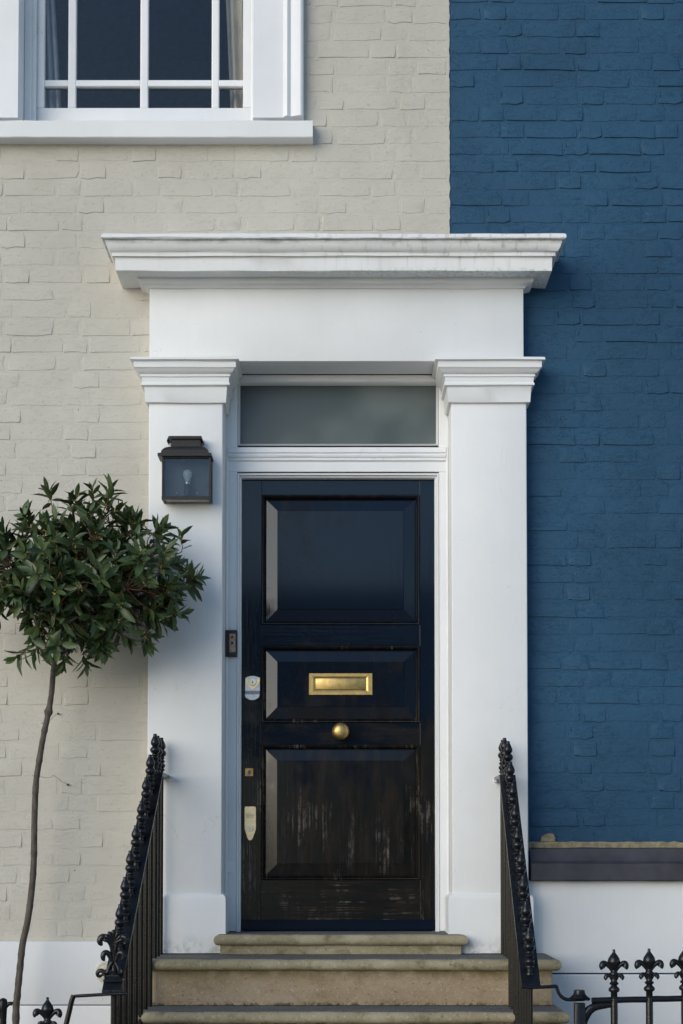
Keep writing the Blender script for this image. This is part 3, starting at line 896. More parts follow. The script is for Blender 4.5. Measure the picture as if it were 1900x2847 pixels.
def curtain(xt0, xt1, xb0, xb1, mat, label, folds):
    zt_, zb2 = WZ1 - .02, WZ0 - .25
    bm = bmesh.new(); nu, nv = 40, 16; rows = []
    for j in range(nv + 1):
        t = j / nv; a = xt0 + (xb0 - xt0) * t; b = xt1 + (xb1 - xt1) * t
        rows.append([bm.verts.new((a + (b - a) * i / nu, .24 + .022 * math.sin(i / nu * folds * 2 * math.pi + .6 * math.sin(t * 3)) * (.7 + .3 * t), zt_ + (zb2 - zt_) * t)) for i in range(nu + 1)])
    for a, b in zip(rows, rows[1:]):
        for i in range(nu): bm.faces.new((a[i], a[i + 1], b[i + 1], b[i]))
    o = obj('curtain', bm, mat, None, True)
    md = o.modifiers.new('thickness', 'SOLIDIFY'); md.thickness = .003
    tag(o, label, 'curtain', 'curtains behind the sash window')


CD = -.24
curtain(PX(92, -560, CD), PX(124, -560, CD), PX(92, 330, CD), PX(186, 330, CD), 'curtain_cool', 'pale grey curtain hanging at the left edge of the sash window', 4)
curtain(PX(610, -560, CD), PX(735, -560, CD), PX(652, 330, CD), PX(735, 330, CD), 'curtain_warm', 'beige curtain hanging at the right edge of the sash window', 4)

# ------------------------------------------------------------------ stone steps
steps = thing('stone_steps', 'mossy sandstone steps leading up to the black door', 'steps', (0, -.6, 0))
STEP = [(-.339, .165, .140, PX(594, 2600, .165), PX(1302, 2600, .165), -.20), (-.422, .43, .402, -.872, .866, -.02), (-.605, .66, .632, -.872, .864, .35),
        (-.785, .90, .872, -.872, .864, .6), (-.965, 1.14, 1.112, -.872, .864, .85), (-1.145, 1.38, 1.352, -.872, .864, 1.1)]


def tread_mesh(x0, x1, ytop, yf_, z, th, seed):
    """slab with a bull nose that turns round both ends; slightly uneven"""
    bm = bmesh.new(); r = th / 2
    sec = [(0, z - .0)] + [(r * (1 - math.cos(a)) * 0, 0) for a in ()]
    prof = [(0.0, z), ] + [(r * math.sin(math.pi * i / 8), z - r + r * math.cos(math.pi * i / 8)) for i in range(9)] + [(0, z - th)]
    nx = 110; rows = []
    for p, zz in prof[1:-1]:
        row = [bm.verts.new((x0 + r - p, -ytop, zz))]
        for i in range(nx + 1):
            x = x0 + r - p + (x1 - x0 - 2 * r + 2 * p) * i / nx
            q = Vector((x * 7, zz * 30 + seed, seed))
            row.append(bm.verts.new((x, -(yf_ - r + p) + .0028 * noise.noise(q) + .0014 * noise.noise(q * 4), zz + .0026 * noise.noise(q + Vector((3, 9, 2))) + .0012 * noise.noise(q * 5))))
        row.append(bm.verts.new((x1 - r + p, -ytop, zz)))
        rows.append(row)
    for a, b in zip(rows, rows[1:]):
        for i in range(len(a) - 1): bm.faces.new((a[i], b[i], b[i + 1], a[i + 1]))
    bm.faces.new(rows[-1][::-1])
    top = bm.faces.new(rows[0])
    bmesh.ops.recalc_face_normals(bm, faces=bm.faces)
    top.material_index = 1
    return bm


for i, (z, nd, rd, xa_, xb2, back) in enumerate(STEP):
    bm = tread_mesh(xa_, xb2, back, nd, CAMZ + z, .044, i * 3.7)
    me = bpy.data.meshes.new('tread'); bm.to_mesh(me); bm.free(); me.materials.append(M['stone']); me.materials.append(M['tread'])
    from_mesh('tread', me, None, steps, True, 50)
    zn = CAMZ + (STEP[i + 1][0] if i + 1 < len(STEP) else -CAMZ)
    ins = .025 if i == 0 else .034
    boxo('riser', xa_ + ins, xb2 - ins, -rd, -back + (.0 if i else 0) if back < rd else -rd + .1, zn + .001, CAMZ + z - .042, 'stone' if i == 0 else 'riser', steps, .003)

# ------------------------------------------------------------------ stair railings
FINIAL = [(.0085, 0), (.0085, .018), (.0125, .021), (.0125, .026), (.009, .029), (.0135, .037), (.0145, .043), (.011, .049), (.0085, .052), (.0125, .056), (.0135, .059), (.0105, .063), (.0085, .067), (.0115, .071),
          (.0115, .074), (.009, .077), (.0135, .082), (.0165, .089), (.0168, .095), (.014, .102), (.009, .106), (.0115, .110), (.0145, .117), (.0148, .124), (.0125, .133), (.0085, .143), (.0062, .149), (.0062, .156), (.0050, .1575)]


def finial_mesh():
    bm = bmesh.new(); lathe(bm, [(r * 1.2, h) for r, h in FINIAL], 14)
    bmesh.ops.recalc_face_normals(bm, faces=bm.faces)
    me = bpy.data.meshes.new('finial'); bm.to_mesh(me); bm.free(); me.materials.append(M['iron'])
    me.polygons.foreach_set('use_smooth', [True] * len(me.polygons)); me.set_sharp_from_angle(angle=math.radians(55))
    return me


FM = finial_mesh()


def fluted(bm, x, y, z0, z1, r=.0105, lobes=8):
    n = lobes * 3; rows = []
    for z in (z0, z1):
        rows.append([bm.verts.new((x + r * (1 - .16 * (k % 3 == 0)) * math.cos(2 * math.pi * k / n), y + r * (1 - .16 * (k % 3 == 0)) * math.sin(2 * math.pi * k / n), z)) for k in range(n)])
    for k in range(n): bm.faces.new((rows[0][k], rows[0][(k + 1) % n], rows[1][(k + 1) % n], rows[1][k]))
    bm.faces.new(rows[0][::-1]); bm.faces.new(rows[1])


def tread_z(d):
    for z, nd, *_ in STEP[1:]:
        if d < nd - .01: return CAMZ + z
    return 0.0


def railing(label, xt, xe, dt, de, ztop, zend, n, ornament):
    t = thing('stair_railing', label, 'railing', (xt, -.7, 0), 'railings on both sides of the steps')
    rx = lambda d: xt if d < dt else xt + (xe - xt) * (d - dt) / (de - dt)
    rzz = lambda d: ztop if d < dt else ztop + (zend - ztop) * (d - dt) / (de - dt)
    hw, th = .0325, .012
    bm = bmesh.new()
    cs = [(.10, ztop), (dt, ztop), (de, zend)]
    rings = []
    for k, (d, z) in enumerate(cs):
        sl_ = 0 if k == 0 else th * .25
        rings.append([bm.verts.new((rx(d) + sx_ * hw, -d, z - q * (th + sl_))) for sx_, q in ((-1, 0), (1, 0), (1, 1), (-1, 1))])
    for a, b in zip(rings, rings[1:]):
        for k in range(4): bm.faces.new((a[k], a[(k + 1) % 4], b[(k + 1) % 4], b[k]))
    bm.faces.new(rings[0]); bm.faces.new(rings[-1][::-1])
    bmesh.ops.bevel(bm, geom=list(bm.edges), offset=.0012, segments=1, affect='EDGES')
    obj('handrail', bm, 'iron', t)
    ds = [.125 + (de - .045 - .125) * k / (n - 1) for k in range(n)]
    for k, d in enumerate(ds):
        last = k == n - 1
        bm = bmesh.new(); fluted(bm, rx(d), -d, tread_z(d), rzz(d) - th * .6)
        b = obj('baluster', bm, 'iron_bar', t, True, 20)
        if last and ornament: continue
        f = bpy.data.objects.new('finial', FM); COL.objects.link(f); f.parent = b
        f.matrix_parent_inverse = Matrix.Identity(4); f.location = (rx(d), -d, rzz(d) - .003)
        f.rotation_euler = (random.uniform(-.015, .015), random.uniform(-.015, .015), random.uniform(0, 6))
        bm = bmesh.new(); lathe(bm, [(.0145, 0), (.0145, .004), (.0095, .012)], 12, (rx(d), -d, rzz(d) - .008))
        c = obj('collar', bm, 'iron', None, True, 40); c.parent = b; c.matrix_parent_inverse = Matrix.Identity(4)
    return t, rx, rzz, ds


LZT, LZE = PZ(2147, .35), PZ(2754, 1.22)
railL, rxL, rzL, dsL = railing('black iron stair railing with leaf ornament, left of the steps', -.747, -.788, .34, 1.22, LZT, LZE, 11, True)
RZT, RZE = PZ(2154, .32), PZ(2738, 1.22)
railR, rxR, rzR, dsR = railing('black iron stair railing right of the steps, beside the blue wall', .667, .649, .31, 1.22, RZT, RZE, 11, False)
# brackets to the pilasters
bm = bmesh.new(); prism(bm, [(-.715, LZT - .004), (-.700, LZT - .006), (PX(486, 2150, .09), LZT - .018), (PX(486, 2150, .09), LZT - .030), (-.70, LZT - .026), (-.722, LZT - .026)], -.118, -.090, .002)
obj('wall_bracket', bm, 'zinc', railL, True, 40)
boxo('wall_bracket', PX(1376, 2160, .1), rxR(.2) - .02, -.125, -.082, RZT - .022, RZT - .004, 'zinc', railR, .003)
boxo('wall_bracket', -.76, -.73, -.12, -.0805, LZT - .011, LZT - .004, 'iron', railL)

# leaf ornament on the foot of the left rail
do = dsL[-1]; ox, oy = rxL(do), -do
zpl = PZ(2724, do)
bm = bmesh.new()
lathe(bm, [(.011, 0), (.0125, .004), (.0125, .010), (.009, .014), (.0125, .020), (.0125, .026), (.009, zpl - rzL(do) - .004)], 14, (ox, oy, rzL(do) - .002))
obj('ornament_stem', bm, 'iron', railL, True, 40)
bm = bmesh.new()
rows = []
for hx, z in ((.033, zpl - .006), (.034, zpl), (.026, zpl + .006), (.018, zpl + .012), (.016, zpl + .016)):
    rows.append([bm.verts.new((ox + a * hx, oy + b * hx * .7, z)) for a, b in ((-1, -1), (1, -1), (1, 1), (-1, 1))])
for a, b in zip(rows, rows[1:]):
    for k in range(4): bm.faces.new((a[k], a[(k + 1) % 4], b[(k + 1) % 4], b[k]))
bm.faces.new(rows[0][::-1]); bm.faces.new(rows[-1])
obj('ornament_base', bm, 'iron', railL)
H = PZ(2584, do) - zpl
bm = bmesh.new()
tube(bm, [(ox, oy, zpl + H * f) for f in (.05, .2, .35, .5, .65, .8, .88)], [.017, .013, .0115, .0125, .016, .022, .015], 12, .6)
obj('ornament_stalk', bm, 'iron', railL, True, 60)
for s in (-1, 1):
    for (f0, f1, ln, rad) in ((.32, .55, .036, .0075), (.58, .86, .047, .0088)):       # two pairs of curled leaves
        bm = bmesh.new()
        z0, z1 = zpl + H * f0, zpl + H * f1
        ctrl = [(ox + s * .004, oy - .006, z0), (ox + s * .012, oy - .008, z0 + (z1 - z0) * .55), (ox + s * ln * .55, oy - .011, z1 - .004), (ox + s * ln * .85, oy - .013, z1 - .003), (ox + s * ln, oy - .014, z1 - .014), (ox + s * ln * .94, oy - .014, z1 - .024), (ox + s * ln * .78, oy - .013, z1 - .025)]
        p = curve_pts(ctrl, 24); n = len(p)
        tube(bm, p, [rad * (.55 + .75 * math.sin(math.pi * min(1, (i / n) * .95 + .05)) ** .8) for i in range(n)], 8, .75)
        obj('ornament_leaf', bm, 'iron', railL, True, 60)
    bm = bmesh.new()
    ctrl = [(ox + s * .006, oy - .006, zpl + H * .34), (ox + s * .016, oy - .009, zpl + H * .24), (ox + s * .02, oy - .01, zpl + H * .16), (ox + s * .028, oy - .01, zpl + H * .13), (ox + s * .030, oy - .01, zpl + H * .2)]
    p = curve_pts(ctrl, 16); tube(bm, p, [.0075] * len(p), 8)
    obj('ornament_scroll', bm, 'iron', railL, True, 60)
for k in range(7):                                        # fan of ribs
    a = math.radians(-66 + 22 * k)
    bm = bmesh.new()
    p0 = Vector((ox, oy - .010, zpl + H * .72)); dr = Vector((math.sin(a), 0, math.cos(a)))
    L = H * (.27 - .05 * abs(k - 3) / 3)
    tube(bm, [p0 + dr * L * q + Vector((0, -.004 * q, 0)) for q in (.1, .4, .75, .93, 1.02)], [.003, .005, .0078, .0072, .002], 8)
    obj('ornament_rib', bm, 'iron', railL, True, 60)
bm = bmesh.new()
p = [(ox - .047 + .017 * math.cos(a) * f, oy - .004, zpl + .018 + .017 * math.sin(a) * f) for a, f in [(-.3 + q * .55, 1 - q * .07) for q in range(13)]]
tube(bm, p, [.0085 - .0003 * q for q in range(13)], 8)
tube(bm, [(ox - .032, oy - .003, zpl + .013), (ox - .022, oy - .003, zpl + .012), (ox - .012, oy - .003, zpl + .014)], .007, 8)
obj('ornament_scroll', bm, 'iron', railL, True, 60)

# ------------------------------------------------------------------ front fences with fleur finials
FD = 1.22


def fleur_mesh():
    bm = bmesh.new()
    lathe(bm, [(.0115, 0), (.0115, .022), (.0185, .026), (.0195, .034), (.012, .042), (.0095, .046), (.0155, .050), (.0160, .054), (.0105, .058), (.010, .070), (.0150, .083), (.0155, .088), (.010, .092),
               (.0100, .100), (.0155, .110), (.0205, .121), (.0215, .129), (.019, .138), (.0125, .148), (.0072, .155), (.0048, .160), (.0048, .167), (.003, .169)], 16)
    for s in (-1, 1):
        p = curve_pts([(s * .005, 0, .092), (s * .013, 0, .106), (s * .026, 0, .119), (s * .0375, 0, .121), (s * .0405, 0, .111), (s * .0365, 0, .104)], 20); n = len(p)
        tube(bm, p, [.005 + .0058 * min(1, i / (n * .7)) for i in range(n)], 8)
        p = curve_pts([(s * .006, 0, .062), (s * .014, 0, .078), (s * .023, 0, .081), (s * .028, 0, .073), (s * .024, 0, .068)], 16); n = len(p)
        tube(bm, p, [.0045 + .0035 * min(1, i / (n * .7)) for i in range(n)], 8)
    bmesh.ops.recalc_face_normals(bm, faces=bm.faces)
    me = bpy.data.meshes.new('fleur_finial'); bm.to_mesh(me); bm.free(); me.materials.append(M['iron'])
    me.polygons.foreach_set('use_smooth', [True] * len(me.polygons)); me.set_sharp_from_angle(angle=math.radians(60))
    return me


FLM = fleur_mesh()


def picket(t, x, zrail):
    bm = bmesh.new(); lathe(bm, [(.0125, 0), (.0125, zrail - .01), (.0105, zrail + .006)], 12, (x, -FD, 0))
    b = obj('picket', bm, 'iron', t, True, 40)
    f = bpy.data.objects.new('fleur_finial', FLM); COL.objects.link(f); f.parent = b
    f.matrix_parent_inverse = Matrix.Identity(4); f.location = (x, -FD, zrail)


fr = thing('iron_fence', 'black iron fence with fleur finials in front of the blue house', 'fence', (1.2, -FD, 0), 'front fences with fleur finials')
zr = PZ(2781, FD) + .004
x_first = PX(1708, 2700, FD); gap = PX(1806, 2700, FD) - x_first
for k in range(0, 12): picket(fr, x_first + k * gap, zr + .003 * k)
bm = bmesh.new()
p = [(PX(1646, 2780, FD) + (x_first + 11.6 * gap - PX(1646, 2780, FD)) * i / 40, -FD + .001 * noise.noise(Vector((i, 0, 0))), zr + .003 * (i / 40 * 11.6 - .4) - .005 + .0015 * noise.noise(Vector((i * .9, 4, 0)))) for i in range(41)]
tube(bm, p, [.0105 + .0010 * noise.noise(Vector((i * 1.7, 1, 1))) for i in range(41)], 8)
obj('fence_rail', bm, 'iron', fr, True, 60)
# end post with cup, S-shaped stay from the stair rail and curved brace
xp = PX(1612, 2790, FD)
bm = bmesh.new(); box(bm, xp - .018, xp + .018, -FD - .018, -FD + .018, 0, PZ(2788, FD), .004)
obj('end_post', bm, 'iron', fr, True, 40)
bm = bmesh.new()
lathe(bm, [(.020, 0), (.031, .006), (.034, .011), (.026, .017), (.0205, .024), (.0185, .036), (.0150, .037), (.014, .034)], 16, (xp, -FD, PZ(2783, FD)))
obj('post_cup', bm, 'iron', fr, True, 45)
bm = bmesh.new(); tube(bm, [(xp + .018, -FD, PZ(2777, FD)), (xp + .03, -FD, PZ(2778.5, FD)), (xp + .036, -FD, PZ(2779, FD))], [.007, .006, .004], 8); obj('post_lip', bm, 'iron', fr, True, 60)
bm = bmesh.new()
p = curve_pts([(xp - .005, -FD, PZ(2880, FD)), (xp + .012, -FD, PZ(2835, FD)), (xp + .045, -FD, PZ(2803, FD)), (x_first - .01, -FD, PZ(2793, FD))], 20)
tube(bm, p, [.022 - .012 * i / len(p) for i in range(len(p))], 8, .6)
obj('brace', bm, 'iron', fr, True, 60)
bm = bmesh.new()
p = [(PX(a, b, FD), -FD, PZ(b, FD)) for a, b in ((1452, 2744), (1490, 2745.5), (1530, 2744), (1546, 2743), (1551, 2752), (1556, 2764), (1566, 2775), (1580, 2780), (1605, 2780))]
tube(bm, curve_pts(p, 40), .0062, 8)
obj('stay', bm, 'iron', fr, True, 60)

fl = thing('iron_fence', 'low black iron fence with fleur finials below the bay tree', 'fence', (-1.1, -FD, 0), 'front fences with fleur finials')
zl_ = PZ(2773, FD) - .169
xf = PX(132, 2800, FD)
for k in range(0, 7):
    if k == 1: continue
    picket(fl, xf - k * .122, zl_)
bm = bmesh.new(); p = [(PX(185, 2847, FD) - (PX(185, 2847, FD) - (xf - .85)) * i / 30, -FD, zl_ - .005 + .0012 * noise.noise(Vector((i * .9, 2, 0)))) for i in range(31)]
tube(bm, p, .0105, 8); obj('fence_rail', bm, 'iron', fl, True, 60)
bm = bmesh.new()
p = [(PX(a, b, FD), -FD, PZ(b, FD)) for a, b in ((352, 2763), (300, 2765), (250, 2768), (207, 2770.5))]
tube(bm, p, .0058, 8)
obj('stay', bm, 'iron', fl, True, 60)
bm = bmesh.new()
p = [(PX(a, b, FD), -FD, PZ(b, FD)) for a, b in ((205, 2768), (199, 2785), (193, 2812), (184, 2850), (172, 2905))]
tube(bm, curve_pts(p, 16), .0098, 6); obj('stay_leg', bm, 'iron_bar', fl, True, 40)
# flared post with a side lug at the edge of the picture
xq = PX(9, 2800, FD)
bm = bmesh.new(); tube(bm, [(xq, -FD, 0), (xq, -FD, PZ(2835, FD)), (xq - .001, -FD, PZ(2810, FD)), (xq - .001, -FD, PZ(2790, FD)), (xq, -FD, PZ(2779, FD)), (xq, -FD, PZ(2775.5, FD))], [.0115, .0115, .014, .0165, .0125, .004], 12)
obj('flared_post', bm, 'iron_bar', fl, True, 60)
bm = bmesh.new(); tube(bm, curve_pts([(xq + .008, -FD, PZ(2800, FD)), (xq + .018, -FD, PZ(2792, FD)), (xq + .028, -FD, PZ(2790.5, FD)), (xq + .033, -FD, PZ(2793, FD))], 10), [.0075 - .0002 * i for i in range(10)], 8)
obj('post_lug', bm, 'iron', fl, True, 60)

# ------------------------------------------------------------------ wall lantern
LF = .165
lp = lambda a, b, d=LF: (PX(400 + a / 5.227, 1150 + b / 5.227, d), PZ(1150 + b / 5.227, d))
lan = thing('wall_lantern', 'dark bronze box lantern with a clear bulb on the left pilaster', 'lantern', ((lp(620, 0)[0]), -.12, lp(0, 1270)[1]))
bl = -.0815


def rect_loft(bm, secs, top=True):
    rows = [[bm.verts.new(p) for p in ((x0, yf2, z), (x1, yf2, z), (x1, bl, z), (x0, bl, z))] for x0, x1, yf2, z in secs]
    for a, b in zip(rows, rows[1:]):
        for k in range(4): bm.faces.new((a[k], a[(k + 1) % 4], b[(k + 1) % 4], b[k]))
    bm.faces.new(rows[0][::-1]); bm.faces.new(rows[-1])


bx0, bx1 = lp(262, 900)[0], lp(975, 900)[0]
bz0_, bz1_ = lp(0, 1243)[1], lp(0, 600)[1]
yF = -LF
rw = .0085
for (x0, x1) in ((bx0, bx0 + rw), (bx1 - rw, bx1)):
    boxo('corner_post', x0, x1, yF, yF + rw, bz0_ + .012, bz1_, 'bronze', lan, .001)
    boxo('corner_post', x0, x1, bl - rw, bl, bz0_ + .012, bz1_, 'bronze', lan, .001)
for (x0, x1, y0, y1, nm) in ((bx0 - .001, bx1 + .001, yF - .001, yF + .012, 'bottom_rail'), (bx0 - .001, bx0 + .010, yF + .0121, bl, 'bottom_rail'), (bx1 - .010, bx1 + .001, yF + .0121, bl, 'bottom_rail')):
    boxo(nm, x0, x1, y0, y1, bz0_, bz0_ + .013, 'bronze', lan, .001)
for (x0, x1, y0, y1) in ((bx0 + rw, bx1 - rw, yF + .0005, yF + .008),):
    boxo('top_rail', x0, x1, y0, y1, lp(0, 642)[1], bz1_, 'bronze', lan, .001)
bm = bmesh.new(); e0, e1 = lp(205, 600)[0], lp(985, 600)[0]
rect_loft(bm, [(bx0 - .004, bx1 + .004, yF - .004, lp(0, 625)[1]), (e0, e1, yF - .012, lp(0, 622)[1]), (e0, e1, yF - .012, lp(0, 580)[1]), (e0 + .008, e1 - .008, yF - .004, lp(0, 570)[1])])
obj('eave', bm, 'bronze', lan)
secs = []
xm = (e0 + e1) / 2
for i in range(9):
    a = math.pi / 2 * i / 8
    hw_ = .0415 + (e1 - e0) / 2 * 0 + ((e1 - e0) / 2 - .012 - .0415) * math.cos(a) ** .8
    secs.append((xm - hw_, xm + hw_, yF + .002 + .022 * (1 - math.cos(a) ** .8), lp(0, 565)[1] + (lp(0, 460)[1] - lp(0, 565)[1]) * math.sin(a)))
bm = bmesh.new(); rect_loft(bm, secs); obj('dome_roof', bm, 'bronze', lan, True, 35)
c0, c1 = lp(388, 400)[0], lp(820, 400)[0]
boxo('chimney', c0, c1, yF + .026, bl - .008, lp(0, 463)[1], lp(0, 345)[1], 'bronze', lan, .001)
bm = bmesh.new(); k0, k1 = lp(342, 330)[0], lp(842, 330)[0]
rect_loft(bm, [(k0, k1, yF + .016, lp(0, 348)[1]), (k0, k1, yF + .016, lp(0, 344)[1]), (k0 + .003, k1 - .003, yF + .018, lp(0, 306)[1])]); obj('cap', bm, 'bronze', lan)
for s, xx in ((-1, k0), (1, k1)):
    bm = bmesh.new(); prism(bm, [(xx, lp(0, 330)[1]), (xx + s * .0045, lp(0, 380)[1]), (xx + s * .002, lp(0, 384)[1]), (xx - s * .003, lp(0, 345)[1])], yF + .017, bl - .004); obj('cap_lip', bm, 'bronze', lan)
boxo('back_plate', bx0 + .002, bx1 - .002, bl - .003, bl, bz0_ + .002, bz1_ + .01, 'back_plate', lan, .0005)
for (x0, x1, y0, y1, nm) in ((bx0 + .006, bx1 - .006, yF + .0085, yF + .0105, 'pane'), (bx0 + .002, bx0 + .004, yF + .01, bl - .009, 'pane'), (bx1 - .004, bx1 - .002, yF + .01, bl - .009, 'pane')):
    boxo(nm, x0, x1, y0, y1, bz0_ + .014, bz1_ - .004, 'lamp_glass', lan)
boxo('bottom_pane', bx0 + .012, bx1 - .012, yF + .014, bl - .004, bz0_ + .004, bz0_ + .006, 'cream', lan)
lcx, lcz = lp(625, 0)[0], bz0_ + .008
bm = bmesh.new(); lathe(bm, [(.006, 0), (.006, .012), (.012, .014), (.0145, .022), (.0145, .060), (.0125, .063)], 20, (lcx, -.122, lcz)); obj('lamp_holder', bm, 'ceramic', lan, True, 40)
bm = bmesh.new(); lathe(bm, [(.010, 0), (.0108, .004), (.0100, .009), (.0108, .012)], 18, (lcx, -.122, lcz + .063)); obj('bulb_cap', bm, 'steel', lan, True, 40)
bm = bmesh.new(); lathe(bm, [(.0105, 0), (.0120, .008), (.0165, .020), (.0195, .030), (.0190, .038), (.014, .046), (.006, .0495), (.0005, .050)], 22, (lcx, -.122, lcz + .075)); obj('bulb', bm, 'bulb', lan, True)
bm = bmesh.new(); lathe(bm, [(.0035, 0), (.0030, .016), (.005, .020), (.0005, .021)], 10, (lcx, -.122, lcz + .076)); obj('bulb_stem', bm, 'lock_face', lan, True, 40)
for a in (490, 783):
    x_, z_ = lp(a, 1155, .09)
    bm = bmesh.new(); lathe(bm, [(.005, 0), (.005, .003), (.003, .006), (.0005, .0065)], 12, (x_, bl - .003, z_), 'y'); obj('plate_screw', bm, 'steel', lan, True, 50)

# ------------------------------------------------------------------ video doorbell on the casing
bd = .02
q = lambda a, b: (PX(610 + a * 70 / 1568, 1740 + b * 100 / 2240, CAS + bd), PZ(1740 + b * 100 / 2240, CAS + bd))
x0, z1 = q(340, 260); x1, z0 = q(1100, 1925)
bell = thing('doorbell', 'black doorbell with copper face plate on the white door frame', 'doorbell', ((x0 + x1) / 2, yc - .01, z0))
boxo('case', x0, x1, yc - .022, yc - .0003, z0, z1, 'plastic_black', bell, .0035, 3)
fx0_, fz1_ = q(630, 490); fx1_, fz0_ = q(1005, 1660)
boxo('face_plate', fx0_, fx1_, yc - .0232, yc - .0212, fz0_, fz1_, 'copper', bell, .0006)
cx_, cz_ = q(810, 715)
bm = bmesh.new(); lathe(bm, [(.0058, 0), (.0056, .001), (.0045, .0016), (.0035, .0012), (.002, .0018), (.0003, .002)], 18, (cx_, yc - .0231, cz_), 'y'); obj('lens', bm, 'ruby', bell, True)
cx_, cz_ = q(820, 1075)
bm = bmesh.new(); lathe(bm, [(.0078, 0), (.0078, .0012), (.0066, .0016), (.0062, .001)], 20, (cx_, yc - .0231, cz_), 'y'); obj('button_ring', bm, 'steel', bell, True, 40)
bm = bmesh.new(); lathe(bm, [(.0062, 0), (.0060, .0012), (.004, .0022), (.0003, .0026)], 20, (cx_, yc - .0232, cz_), 'y'); obj('button', bm, 'plastic_black', bell, True)
bm = bmesh.new()
for k in range(5):
    a0, b0 = q(700 + k * 55, 1270); a1, b1 = q(950 + k * 8, 1640)
    am, bm_ = q(720 + k * 75, 1430)
    tube(bm, curve_pts([(a0, yc - .0234, b0), (am, yc - .0236, bm_), (a1, yc - .0234, b1)], 8), .00035, 5)
obj('etched_plume', bm, 'steel', bell, True)

# round vent low on the left wall
bm = bmesh.new()
vx, vz = PX(295, 2704, .04), PZ(2704, .04)
lathe(bm, [(.046, 0), (.046, .003), (.043, .007), (.036, .008), (.034, .006), (.031, .009), (.020, .010), (.0005, .010)], 36, (vx, -.0305, vz), 'y')
tag(obj('wall_vent', bm, 'cream', None, True, 40), 'round cream vent cover on the white base behind the leaf ornament', 'vent')

# ------------------------------------------------------------------ bay tree
tree = thing('bay_tree', 'clipped standard bay tree with bare thin trunk against the grey wall', 'tree', (PX(40, 2900, .2), -.2, 0))
rng = random.Random(21)
tp = [(40, 3300, .2), (44, 2847, .19), (48, 2771, .19), (55.5, 2694, .19), (63, 2625, .185), (77, 2560, .18), (88, 2476, .175), (94, 2395, .17), (96, 2280, .17), (100, 2180, .175), (108, 2123, .18), (120, 2051, .19), (134, 1985, .2), (143, 1930, .21), (150, 1855, .23), (163, 1780, .26), (185, 1700, .29), (205, 1640, .31)]
ctrl = [(PX(a, b, d), -d, max(-.005, PZ(b, d))) for a, b, d in tp]
p = curve_pts(ctrl, 270); n = len(p)
rads = []
KN = [(rng.uniform(.3, 1.9), rng.uniform(.0010, .0028)) for _ in range(16)]
for i, v in enumerate(p):
    b = .0148 - .0042 * (i / n)
    b *= 1 + .10 * noise.noise(Vector((i * .25, 3, 3))) + .07 * noise.noise(Vector((i * .7, 7, 1)))
    for zk, am in KN: b += am * math.exp(-((v.z - zk) / .007) ** 2)
    kz = v.z - PZ(1978, .2)
    b += .0048 * math.exp(-(kz / .013) ** 2)
    rads.append(b)
bm = bmesh.new(); tube(bm, p, rads, 12); obj('trunk', bm, 'bark', tree, True)

CC = Vector((PX(212, 1612, .33), -.335, PZ(1612, .33)))
R = Vector((.485, .275, .345))
limb_bm = bmesh.new(); twig_bm = bmesh.new()
fork = Vector(p[-1]); hub = Vector(p[-22])
limbs = []
for k in range(13):
    a = 2 * math.pi * k / 13 + rng.uniform(-.3, .3); el = rng.uniform(-.35, 1.0)
    dr = Vector((math.cos(a) * math.cos(el), math.sin(a) * math.cos(el), math.sin(el)))
    e = CC + Vector((dr.x * R.x, dr.y * R.y, dr.z * R.z)) * .66
    st = p[-rng.randint(1, 46)]
    q_ = curve_pts([st, st.lerp(e, .5) + Vector((0, 0, .03)), e], 10)
    tube(limb_bm, q_, [.0075 - .0048 * i / len(q_) for i in range(len(q_))], 6); limbs.append(q_)
allp = [v for l in limbs for v in l[2:]]


def leaf_verts(rng, L, W):
    """folded pointed leaf along +x, upper side +z; slightly waved edges"""
    st = [(0, 0), (.22, .72), (.5, 1), (.78, .66), (1, 0)]
    fold = rng.uniform(.12, .34); droop = rng.uniform(-.05, .22); wav = rng.uniform(.0, .10); ph = rng.uniform(0, 6)
    v = []; mid = []; le = []; ri = []
    for t, w_ in st:
        z = -droop * t * t * L
        mid.append(len(v)); v.append(Vector((t * L, 0, z)))
    for t, w_ in st[1:4]:
        z = -droop * t * t * L; hw_ = W / 2 * w_
        le.append(len(v)); v.append(Vector((t * L, hw_, z + hw_ * fold * 2 + wav * W * math.sin(t * 9 + ph))))
        ri.append(len(v)); v.append(Vector((t * L, -hw_, z + hw_ * fold * 2 + wav * W * math.cos(t * 8 + ph))))
    f = [(mid[0], mid[1], le[0]), (mid[0], ri[0], mid[1])]
    for i in (0, 1):
        f += [(mid[i + 1], mid[i + 2], le[i + 1], le[i]), (mid[i + 1], ri[i], ri[i + 1], mid[i + 2])]
    f += [(mid[3], mid[4], le[2]), (mid[3], ri[2], mid[4])]
    return v, f


LV = [leaf_verts(rng, 1.0, rng.uniform(.27, .37)) for _ in range(9)]
LM = []
for v, f in LV:
    me = bpy.data.meshes.new('leaf'); me.from_pydata([tuple(a) for a in v], [], f); me.materials.append(M['leaf'])
    me.polygons.foreach_set('use_smooth', [True] * len(me.polygons)); LM.append(me)
leaves = []; bud_bm = bmesh.new()


